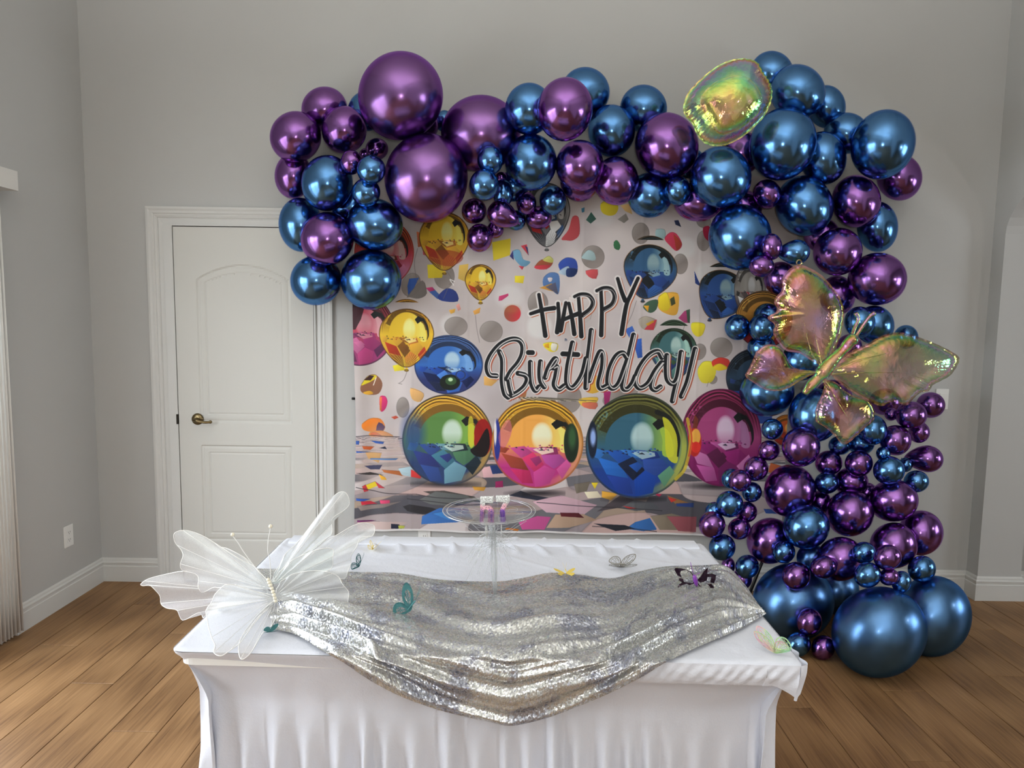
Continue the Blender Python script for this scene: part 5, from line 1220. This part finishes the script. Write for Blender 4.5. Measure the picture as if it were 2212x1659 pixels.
rb = atz(592, 1296, TZ+.03); RY = rb.y
og = tag(empty('organza_butterfly', (rb.x, rb.y, TZ+.02)), 'large white organza butterfly with pearl body on the left end of the table', 'butterfly decoration')
OG = Vector(og.location)
def sheet(name, pts, rootpx, fn, m, veins=6, ripple=.006, nseg=10, edge=.0011):
    """thin gathered fabric wing; fn gives the depth for a pixel"""
    P = [tuple(p) for p in smooth_loop(Q5(pts), 4)]; r = Q5([rootpx])[0]; vs = []; fs = []; n = len(P)
    def pt(x, y, rp=0):
        q = at(x, y, fn(x, y)); q = q+Vector((0, -rp, rp*.4))
        if q.z < TZ+.014 and q.y > FL.y-.01 and q.x > FL.x-.01: q = q+Vector((0, 0, TZ+.014-q.z)) if False else atz(x, y, TZ+.014)
        return q
    for i, (x, y) in enumerate(P):
        an = math.atan2(y-r[1], x-r[0])
        for k in range(nseg+1):
            s = k/nseg; xx, yy = r[0]+(x-r[0])*s, r[1]+(y-r[1])*s
            vs.append(pt(xx, yy, ripple*s*math.sin(an*26))-OG)
    for i in range(n):
        j = (i+1) % n
        for k in range(nseg): fs.append((i*(nseg+1)+k, j*(nseg+1)+k, j*(nseg+1)+k+1, i*(nseg+1)+k+1))
    o = mk(name, vs, fs, m, og, True)
    mb = MB(); ed = [vs[i*(nseg+1)+nseg] for i in range(n)]; mb.tube(ed+[ed[0]], edge, 5, cap=False)
    far = sorted(range(n), key=lambda i: -math.hypot(P[i][0]-r[0], P[i][1]-r[1])); 
    idx = [int(n*(k+.5)/veins) for k in range(veins)]
    for i in idx:
        if math.hypot(P[i][0]-r[0], P[i][1]-r[1]) > 40: mb.tube([vs[i*(nseg+1)+k] for k in range(1, nseg+1)], .0007, 4)
    mb.build('wire_edge', M_WIRE, o, True); return o
up = lambda k, b: (lambda x, y: RY + b + k*math.hypot(x-590, y-1290)*.001)
WING = [
 ('hind_wing', [(1110,930),(950,830),(780,770),(600,760),(350,768),(110,820),(32,872),(50,890),(112,888),(170,960),(176,1040),(240,1080),(340,1100),(362,1186),(480,1130),(520,1122),(540,1165),(600,1120),(760,1060),(1000,1000)], (1140,960), up(.05, .06), M_ORG, 9, .008),
 ('hind_wing', [(1130,900),(1040,790),(940,680),(840,610),(700,560),(560,580),(600,700),(800,800),(980,880)], (1130,900), up(.22, .07), M_ORG, 5, .006),
 ('fore_wing', [(1100,880),(1010,750),(900,680),(690,555),(560,475),(440,425),(360,420),(308,455),(305,525),(352,585),(378,650),(358,752),(470,785),(512,850),(525,945),(640,905),(700,905),(850,880),(1000,900)], (1120,920), up(.10, .04), M_ORG, 8, .007),
 ('fore_wing', [(1130,860),(1160,780),(1240,640),(1330,540),(1420,430),(1550,260),(1650,140),(1720,92),(1775,105),(1795,180),(1760,235),(1665,300),(1640,350),(1645,455),(1560,510),(1400,630),(1250,740),(1180,830)], (1145,870), up(.30, .05), M_ORG2, 6, .006),
 ('fore_wing', [(1170,850),(1260,740),(1400,620),(1560,520),(1700,455),(1830,380),(1920,355),(2005,378),(2000,460),(1950,470),(1885,480),(1862,560),(1810,640),(1800,720),(1750,830),(1600,790),(1400,800),(1230,850)], (1160,890), up(.35, .04), M_ORG, 8, .007),
 ('middle_wing', [(1150,850),(1230,740),(1350,650),(1500,590),(1640,570),(1660,640),(1640,740),(1560,770),(1400,780),(1250,820)], (1150,880), up(.22, .03), M_ORG2, 5, .005),
 ('hind_wing', [(1170,940),(1220,850),(1350,780),(1550,762),(1680,800),(1745,880),(1788,960),(1782,1070),(1740,1160),(1700,1235),(1580,1225),(1400,1175),(1250,1130),(1180,1080)], (1160,980), up(.03, .0), M_ORG, 9, .007),
 ('tail_wing', [(1150,980),(1000,940),(800,880),(700,905),(640,990),(580,1100),(590,1220),(620,1330),(650,1400),(640,1460),(700,1490),(780,1440),(850,1390),(900,1330),(1000,1180),(1120,1070)], (1150,1000), up(-.42, .0), M_ORG, 8, .005),
 ('tail_wing', [(1170,1010),(1080,1080),(980,1180),(880,1320),(850,1420),(868,1512),(915,1502),(970,1440),(1060,1290),(1125,1245),(1186,1110),(1180,1040)], (1165,1010), up(-.62, .0), M_ORG, 6, .004),
]
for nm, P, r_, fn, m, ve, rp in WING: sheet(nm, P, r_, fn, m, ve, rp)
prl = Q5([(1103,838),(1112,860),(1122,885),(1133,912),(1143,940),(1152,968),(1160,995),(1165,1020)])
for k, (x, y) in enumerate(prl):
    rr = (.0052, .0058, .0058, .0053, .0055, .0055, .0052, .0048)[k]; c = at(x, y, RY-.02)-OG; MB().ball(c, rr, 14, 10).build('pearl', M_PEARL, og, True)
for A in ([(1105,850),(1000,740),(900,610),(850,530),(800,465)], [(1125,850),(1118,680),(1100,600),(1105,500),(1124,395)]):
    q = smooth_path(Q5(A), 6); a_ = MB().tube([at(p[0], p[1], RY+.0)-OG for p in q], .0011, 6).build('antenna', M_WIRE, og, True)
    MB().ball(at(q[-1][0], q[-1][1]-3, RY)-OG, .0055, 14, 10).build('pearl_tip', M_PEARL, a_, True)

# ------------------------------------------------------------------ small cut butterflies
def cut_butterfly(name, label, pos, size, heading, m, fold=50, fill=False, body=True, pitch=0, both=True, style=0):
    """heading: direction of the head in degrees; wings folded up by `fold`"""
    root = tag(empty(name, pos), label, 'butterfly decoration', None); s = size
    FWo = [(.03,.06),(.18,.36),(.42,.66),(.72,.86),(.98,.90),(1.0,.72),(.88,.46),(.66,.22),(.36,.06),(.06,.0)]
    HWo = [(.04,-.02),(.36,.02),(.62,-.02),(.76,-.18),(.74,-.40),(.58,-.58),(.40,-.66),(.28,-.56),(.16,-.34),(.05,-.12)]
    h = math.radians(heading); fx = Vector((math.cos(h), math.sin(h), math.tan(math.radians(pitch)))).normalized(); sx = Vector((-math.sin(h), math.cos(h), 0))
    for sd in ((1, -1) if both else (1,)):
        fo = math.radians(fold); out = (sx*sd*math.cos(fo)+fx.cross(sx)*math.sin(fo)).normalized()
        def W(p, lift=0): return (out*p[0]+fx*p[1])*s
        nrm = out.cross(fx).normalized()
        mb = MB()
        def strip(pts, w):
            pts = [Vector((p[0], p[1])) for p in pts]; b = len(mb.v); n = len(pts)
            for i, p in enumerate(pts):
                t = (pts[min(i+1, n-1)]-pts[max(i-1, 0)]); t = t.normalized() if t.length else Vector((1, 0)); q = Vector((-t.y, t.x))*w/2
                for e, l in ((p+q, .004), (p-q, .004), (p-q, -.004), (p+q, -.004)): mb.v.append(W(e)+nrm*l*s)
            for i in range(n-1):
                for k in range(4): mb.f.append((b+i*4+k, b+i*4+(k+1) % 4, b+(i+1)*4+(k+1) % 4, b+(i+1)*4+k))
        for li, O in enumerate((FWo, HWo)):
            S = smooth_loop(O, 4); strip(S+[S[0]], .045 if style != 2 else .08)
            cx_, cy_ = np.mean(S, axis=0); rt = (.05, .02-.03*li)
            if fill:
                b = len(mb.v); n = len(S)
                for sc_ in (1, (.62 if style == 1 else .0)):
                    for p in S: mb.v.append(W((cx_+(p[0]-cx_)*sc_, cy_+(p[1]-cy_)*sc_)))
                for i in range(n): mb.f.append((b+i, b+(i+1) % n, b+n+(i+1) % n, b+n+i))
            for k in range(6 if li == 0 else 5):
                e = S[int(len(S)*(k+1.2)/(7.5 if li == 0 else 6.5))]; mid = ((rt[0]+e[0])/2+.03*math.sin(k), (rt[1]+e[1])/2+.03); strip(smooth_path([rt, mid, tuple(e)], 4), .022)
            ring = [(cx_+(p[0]-cx_)*.68, cy_+(p[1]-cy_)*.68) for p in S]; strip(ring+[ring[0]], .02)
            ring = [(cx_+(p[0]-cx_)*.84, cy_+(p[1]-cy_)*.84) for p in S]; 
            for k in range(0, len(ring), 2): strip([ring[k], tuple(S[k])], .016)
            if style != 2:
                for a_ in ((.12, .1), (.25, .0), (-.1, -.1)):
                    c_ = [(cx_+a_[0]+.07*math.cos(t), cy_+a_[1]*.6+.07*math.sin(t)) for t in np.linspace(0, 2*pi, 9)]; strip(c_, .016)
        mb.build('wing', m, root)
    if body: MB().tube([(fx*t)*s + Vector((0, 0, .012)) for t in (-.42, -.2, 0, .2, .34)], [.02*s, .035*s, .045*s, .045*s, .02*s], 8).build('body', m, root, True)
    for sd in (1, -1): MB().tube([(fx*.32)*s+Vector((0,0,.012)), (fx*.55+sx*sd*.12)*s+Vector((0, 0, .02)), (fx*.72+sx*sd*.20)*s+Vector((0, 0, .028))], .008*s, 5).build('antenna', m, root, True)
    return root
def paper(name, c, rough=.5, metal=0): return mat(name, c, rough, metal)
M_YEL = paper('yellow_card', (.80, .62, .13, 1)); M_TEAL = paper('teal_card', (.09, .28, .30, 1), .35, .3); M_DTEAL = paper('dark_teal_card', (.03, .14, .15, 1), .35, .3); M_SILV = paper('silver_card', (.26, .25, .22, 1), .35, .7); M_BLKP = mat('black_mirror_card', (.022, .006, .02, 1), .12, .6); M_PUR = mat('purple_body', (.22, .04, .38, 1), .3)
M_HOLO = mat('holographic_card', (1, 1, 1, 1), .3, .5)
_v = coord(M_HOLO); _n = noise_tex(M_HOLO, _v, 22, 1); L(M_HOLO, ramp(M_HOLO, _n.outputs['Fac'], [(.3, (.80, .40, .55)), (.42, (.85, .65, .50)), (.5, (.55, .80, .35)), (.6, (.40, .72, .45)), (.72, (.55, .50, .75))]), bsdf(M_HOLO).inputs['Base Color'])
def ontab(px, py, up=.006): p = atz(px, py, TZ+up); return p
p = ontab(806, 1187); cut_butterfly('paper_butterfly', 'yellow cut-paper butterfly at the back of the table above the teal one', p, .030, 80, M_YEL, 48)
p = ontab(776, 1224, .008); cut_butterfly('paper_butterfly', 'small dark teal cut-paper butterfly beside the upper right organza wing', p, .031, 15, M_DTEAL, 78, pitch=45)
p = ontab(1222, 1240, .010); cut_butterfly('paper_butterfly', 'yellow paper butterfly half hidden behind the back edge of the sequin runner', p, .034, 95, M_YEL, 12, fill=True)
p = ontab(1340, 1226, .006); cut_butterfly('paper_butterfly', 'silver lace-cut butterfly lying on the white cloth behind the runner', p, .055, -8, M_SILV, 34)
q = atz(888, 1318, TZ+.022); q.z = max(q.z, runner_top(q.x, q.y)+.004); cut_butterfly('paper_butterfly', 'large teal cut-metal butterfly standing on the left part of the sequin runner', q, .056, 10, M_TEAL, 84, pitch=52, fill=True, style=1, both=True)
p = ontab(583, 1366, .012); cut_butterfly('paper_butterfly', 'tiny dark teal butterfly under the tip of the organza butterfly', p, .022, 20, M_DTEAL, 30, fill=True)
p = ontab(1674, 1411, .006); cut_butterfly('paper_butterfly', 'holographic lace-cut butterfly on the bare front right corner of the cloth', p, .052, 150, M_HOLO, 72, style=0)
# black and purple butterfly with broad jagged wings
q = atz(1502, 1262, TZ+.03); q.z = max(q.z, runner_top(q.x, q.y)+.012); bb = tag(empty('plastic_butterfly', q), 'glossy black swallowtail butterfly with purple body on the right of the runner', 'butterfly decoration')
sq = at(1502, 1262, q.y); QY = q.y
def bw(P, k, org=q):
    out = []; cx0 = 1502
    P = ZP(P, 1240, 1150, 4.254)
    for x, y in P: out.append(at(x, y, QY + k*abs(x-cx0)*.001))
    return [o-org for o in out]
def plate(name, P, k, m, par):
    v = bw(P, k); n = len(v); mb = MB(); mb.add([p+Vector((0, -.0008, 0)) for p in v]+[p+Vector((0, .0008, 0)) for p in v], [tuple(range(n))[::-1], tuple(range(n, 2*n))]+[(i, (i+1) % n, n+(i+1) % n, n+i) for i in range(n)]); return mb.build(name, m, par)
plate('fore_wing', [(1108,425),(1075,375),(1030,345),(985,352),(972,372),(990,415),(950,395),(922,345),(930,327),(980,330),(1040,345),(1080,370),(1112,410)], .5, M_BLKP, bb)
plate('fore_wing', [(1132,440),(1160,410),(1195,355),(1230,323),(1225,370),(1222,382),(1265,378),(1305,392),(1300,430),(1285,468),(1252,460),(1262,410),(1225,408),(1222,440),(1190,455),(1160,462)], .5, M_BLKP, bb)
plate('hind_wing', [(1112,440),(1095,475),(1060,485),(1035,470),(1010,480),(985,488),(948,512),(965,480),(995,460),(962,440),(968,420),(1000,425),(1010,455),(1050,462),(1090,468),(1105,435)], .2, M_BLKP, bb)
plate('hind_wing', [(1130,455),(1160,490),(1195,500),(1215,530),(1245,525),(1250,500),(1228,480),(1262,472),(1286,500),(1280,528),(1262,545),(1290,570),(1282,582),(1250,548),(1215,545),(1185,515),(1150,495),(1128,462)], .2, M_BLKP, bb)
MB().tube([at(1240+x/4.254, 1150+y/4.254, QY-.006)-q for x, y in ((1100,392),(1108,410),(1115,440),(1122,470),(1130,496))], [.003, .006, .0068, .0055, .0025], 10).build('body', M_PUR, bb, True)
for e in ((1070,275), (1160,370)): MB().tube([at(1240+x/4.254, 1150+y/4.254, QY-.006)-q for x, y in ((1104,400), ((1104+e[0])/2-4, (400+e[1])/2), e)], .0009, 5).build('antenna', M_PUR, bb, True)

# ------------------------------------------------------------------ acrylic stand with number candles
M_ACR = mat('clear_acrylic', (1, 1, 1, 1), .03); b_ = bsdf(M_ACR); b_.inputs['Transmission Weight'].default_value = 1; b_.inputs['IOR'].default_value = 1.3
bpos = atz(1070, 1290, TZ+.012); SY = bpos.y; dc = at(1057, 1104, SY); 
sd_ = tag(empty('acrylic_stand', (bpos.x, bpos.y, TZ+.01)), 'round clear acrylic cake stand on a stem of clear filaments, centre of the table', 'cake stand')
SO = Vector(sd_.location); R_ = .5*203/F_PX*(dc-CAM).dot(FWD)
# top disc: a thin slab with a raised rim
prof = [(.0, .003), (R_*.93, .003), (R_*.95, .0055), (R_*.985, .0055), (R_, .003), (R_*.985, 0), (.0, 0)]
vs = []; fs = []; n = 72
for r_, z_ in prof:
    for k in range(n): a = 2*pi*k/n; vs.append(Vector((max(r_, .0005)*math.cos(a), max(r_, .0005)*math.sin(a), z_))+dc-SO)
for i in range(len(prof)-1):
    for k in range(n): fs.append((i*n+k, i*n+(k+1) % n, (i+1)*n+(k+1) % n, (i+1)*n+k))
def clear(name, mixv):
    m = bpy.data.materials.new(name); m.use_nodes = True; m.node_tree.nodes.remove(bsdf(m)); t = N(m, 'ShaderNodeBsdfTransparent'); t.inputs['Color'].default_value = (.96, .97, .97, 1); g = N(m, 'ShaderNodeBsdfGlossy'); g.inputs['Roughness'].default_value = .08
    lw = N(m, 'ShaderNodeLayerWeight'); lw.inputs['Blend'].default_value = .35; mr = N(m, 'ShaderNodeMapRange'); mr.inputs[3].default_value = mixv; mr.inputs[4].default_value = min(1, mixv+.6); L(m, lw.outputs['Facing'], mr.inputs[0])
    mx = N(m, 'ShaderNodeMixShader'); L(m, mr.outputs[0], mx.inputs[0]); L(m, t.outputs[0], mx.inputs[1]); L(m, g.outputs[0], mx.inputs[2]); L(m, mx.outputs[0], m.node_tree.nodes['Material Output'].inputs[0]); return m
M_CLR = clear('clear_plastic_sheet', .012); M_FIL = clear('clear_filament', .22)
_n = M_FIL.node_tree; _g = [n for n in _n.nodes if n.type == 'BSDF_GLOSSY'][0]; _d = N(M_FIL, 'ShaderNodeBsdfDiffuse'); _d.inputs['Color'].default_value = (.95, .96, .97, 1); _m = N(M_FIL, 'ShaderNodeMixShader'); _m.inputs[0].default_value = .6; _x = [n for n in _n.nodes if n.type == 'MIX_SHADER' and n != _m][0]; L(M_FIL, _g.outputs[0], _m.inputs[1]); L(M_FIL, _d.outputs[0], _m.inputs[2]); L(M_FIL, _m.outputs[0], _x.inputs[2])
mk('disc', vs, fs, M_CLR, sd_, True)
for rr in (R_*.985, R_*.90): MB().tube([Vector((rr*math.cos(t), rr*math.sin(t), .003))+dc-SO for t in np.linspace(0, 2*pi, 65)], .0012, 5, cap=False).build('rim_ring', M_FIL, sd_, True)
# engraved curls under the disc
mb = MB()
for sx_ in (-1, 1):
    c = [(sx_*(.02+.10*t), .03*math.sin(t*3)-.01, .0) for t in np.linspace(0, 1, 12)]; mb.tube([Vector(p)+dc-SO for p in c], .0007, 5)
    for (a, b, r_) in ((.085, -.01, .009), (.08, -.03, .005), (.05, .02, .03)): mb.tube([Vector((sx_*a+r_*math.cos(t), b+r_*math.sin(t), 0))+dc-SO for t in np.linspace(0, 2*pi, 17)], .0007, 5, cap=False)
tag(mb.build('scroll', M_FIL, sd_, True), kind='stuff')
# stem: bundle of filaments and a spray of loose ones
mb = MB(); rf = random.Random(3)
top = dc-SO; wst = at(1066, 1160, SY)-SO; ft_ = Vector((0, 0, 0))
for k in range(16):
    a = 2*pi*k/16; o1 = Vector((math.cos(a), math.sin(a), 0))
    mb.tube([ft_+o1*.002, (ft_+wst)/2+o1*.008+Vector((rf.uniform(-.004, .004), 0, 0)), wst+o1*.006, top+o1*.012-Vector((0, 0, .002))], .0009, 5)
tag(mb.build('stem', M_FIL, sd_, True), kind='stuff')
mb = MB()
for k in range(70):
    a = rf.uniform(0, 2*pi); l = rf.uniform(.03, .085); dn = rf.uniform(-.11, .05); o1 = Vector((math.cos(a), math.sin(a)*.6, 0)); s0 = wst+Vector((rf.uniform(-.006, .006), 0, rf.uniform(-.03, .02)))
    mb.tube([s0, s0+o1*l*.5+Vector((0, 0, dn*.3+.006)), s0+o1*l+Vector((0, 0, dn))], [.0008, .0006, .0004], 4)
for k in range(24):
    a = rf.uniform(0, 2*pi); o1 = Vector((math.cos(a), math.sin(a), 0)); s0 = wst+Vector((0, 0, rf.uniform(0, .03))); l = rf.uniform(.05, .11); e = s0+o1*l+Vector((0, 0, rf.uniform(.02, .055)))
    mb.tube([s0, (s0+e)/2+Vector((0, 0, -.012)), e], .0006, 4); mb.ball(e, .0013, 6, 4)
tag(mb.build('filament_spray', M_FIL, sd_, True), kind='stuff')
# candles
def candle(name, label, px0, px1, py0, py1, digit):
    zc = at((px0+px1)/2, py1, SY-.004); ztop = at((px0+px1)/2, py0, SY-.004); root = tag(empty(name, (zc.x, SY-.004, zc.z)), label, 'candle'); H = ztop.z-zc.z; W = H*(px1-px0)/(py1-py0)
    def stk(P, w):
        P = smooth_path(P, 6) if len(P) > 2 and digit == '5b' else P; return P
    m = mat('glitter_candle_'+name, (1, 1, 1, 1), .35); tc = N(m, 'ShaderNodeTexCoord'); sp = N(m, 'ShaderNodeSeparateXYZ'); L(m, tc.outputs['Object'], sp.inputs[0])
    mr = N(m, 'ShaderNodeMapRange'); mr.inputs[1].default_value = 0; mr.inputs[2].default_value = H; L(m, sp.outputs['Z'], mr.inputs[0])
    vz = N(m, 'ShaderNodeTexVoronoi'); vz.inputs['Scale'].default_value = 480; L(m, tc.outputs['Object'], vz.inputs['Vector']); s3 = N(m, 'ShaderNodeSeparateColor'); L(m, vz.outputs['Color'], s3.inputs[0])
    jt = N(m, 'ShaderNodeMath', operation='MULTIPLY_ADD'); L(m, s3.outputs[0], jt.inputs[0]); jt.inputs[1].default_value = .14; L(m, mr.outputs[0], jt.inputs[2])
    c = ramp(m, jt.outputs[0], [(.0, (.85, .85, .88)), (.07, (.85, .85, .88)), (.10, (.10, .03, .34)), (.42, (.15, .05, .42)), (.50, (.72, .36, .45)), (.70, (.75, .45, .50)), (.74, (.62, .64, .62)), (1, (.70, .72, .72))])
    hs = N(m, 'ShaderNodeHueSaturation'); m2 = N(m, 'ShaderNodeMapRange'); m2.inputs[3].default_value = .55; m2.inputs[4].default_value = 1.5; L(m, s3.outputs[1], m2.inputs[0]); L(m, m2.outputs[0], hs.inputs['Value']); L(m, c, hs.inputs['Color']); L(m, hs.outputs[0], bsdf(m).inputs['Base Color'])
    mb = MB()
    def ext(P, closed=False):                # extruded stroke; P polygon
        n = len(P); v = [Vector((x*W-W/2, -.006, z*H)) for x, z in P]+[Vector((x*W-W/2, .006, z*H)) for x, z in P]
        mb.add(v, [tuple(range(n)), tuple(range(n, 2*n))[::-1]]+[(i, n+i, n+(i+1) % n, (i+1) % n) for i in range(n)])
    def band(pts, w):
        pts = [np.array(p) for p in pts]; n = len(pts); Lf = []; Rt = []
        for i in range(n):
            t = pts[min(i+1, n-1)]-pts[max(i-1, 0)]; t = np.array([t[0]*W, t[1]*H]); t = t/np.hypot(*t); q = np.array([-t[1]/W, t[0]/H])*w*H/2; Lf.append(pts[i]+q); Rt.append(pts[i]-q)
        b = len(mb.v)
        for A, Bq in zip(Lf, Rt):
            for p, y in ((A, -.006), (Bq, -.006), (Bq, .006), (A, .006)): mb.v.append(Vector((p[0]*W-W/2, y, p[1]*H)))
        for i in range(n-1):
            for k in range(4): mb.f.append((b+i*4+k, b+(i+1)*4+k, b+(i+1)*4+(k+1) % 4, b+i*4+(k+1) % 4))
        mb.f.append((b, b+1, b+2, b+3)); e = b+(n-1)*4; mb.f.append((e+3, e+2, e+1, e))
    if digit == '5':
        ext([(.03, .98), (.90, 1.0), (.90, .72), (.36, .72), (.36, .52), (.03, .42)])
        nn = 26; b = len(mb.v)
        for k in range(nn):
            t = 2*pi*k/nn
            for cx_, cz_, rx_, rz_ in ((.50, .30, .48, .305), (.44, .33, .15, .105)):
                for y in (-.0065, .0065): mb.v.append(Vector(((cx_+rx_*math.cos(t))*W-W/2, y, (cz_+rz_*math.sin(t))*H)))
        for k in range(nn):
            a, c_ = b+4*k, b+4*((k+1) % nn)
            mb.f += [(a, c_, c_+2, a+2), (a+1, a+3, c_+3, c_+1), (a, a+1, c_+1, c_), (a+2, c_+2, c_+3, a+3)]
    else:
        ext([(.0, .98), (1.0, 1.0), (1.0, .76), (.70, .42), (.62, .0), (.22, .0), (.32, .38), (.58, .72), (.02, .72)])
    o = mb.build('digit', m, root); bevel(o, .0014, 2)
    xo = -W*.02 if digit == '5' else -W*.08
    MB().tube([(xo, 0, -.012), (xo, 0, .004)], W*.26, 14).tube([(xo, 0, -.013), (xo, 0, -.010)], W*.40, 18).build('cup', M_PLATE, root, True)
    MB().tube([(xo, 0, -.012), (xo+(.001 if digit == '5' else 0), 0, -.055)], .0016, 8).build('stick', M_PLATE, root, True)
    if digit == '5': MB().tube([(xo-.004, 0, -.012), (xo-.003, 0, -.050)], .0012, 6).build('stick', M_PLATE, root, True)
    MB().tube([(W*.4, 0, H*1.0), (W*.42, 0, H*1.02+.002)], .0006, 5).build('wick', M_PLATE, root)
candle('number_candle', 'glittery number 5 candle with violet beads at the bottom, on the acrylic stand', 1036.5, 1068, 1072, 1121, '5')
candle('number_candle', 'glittery number 7 candle beside the 5, on the acrylic stand', 1071, 1100, 1070, 1119, '7')
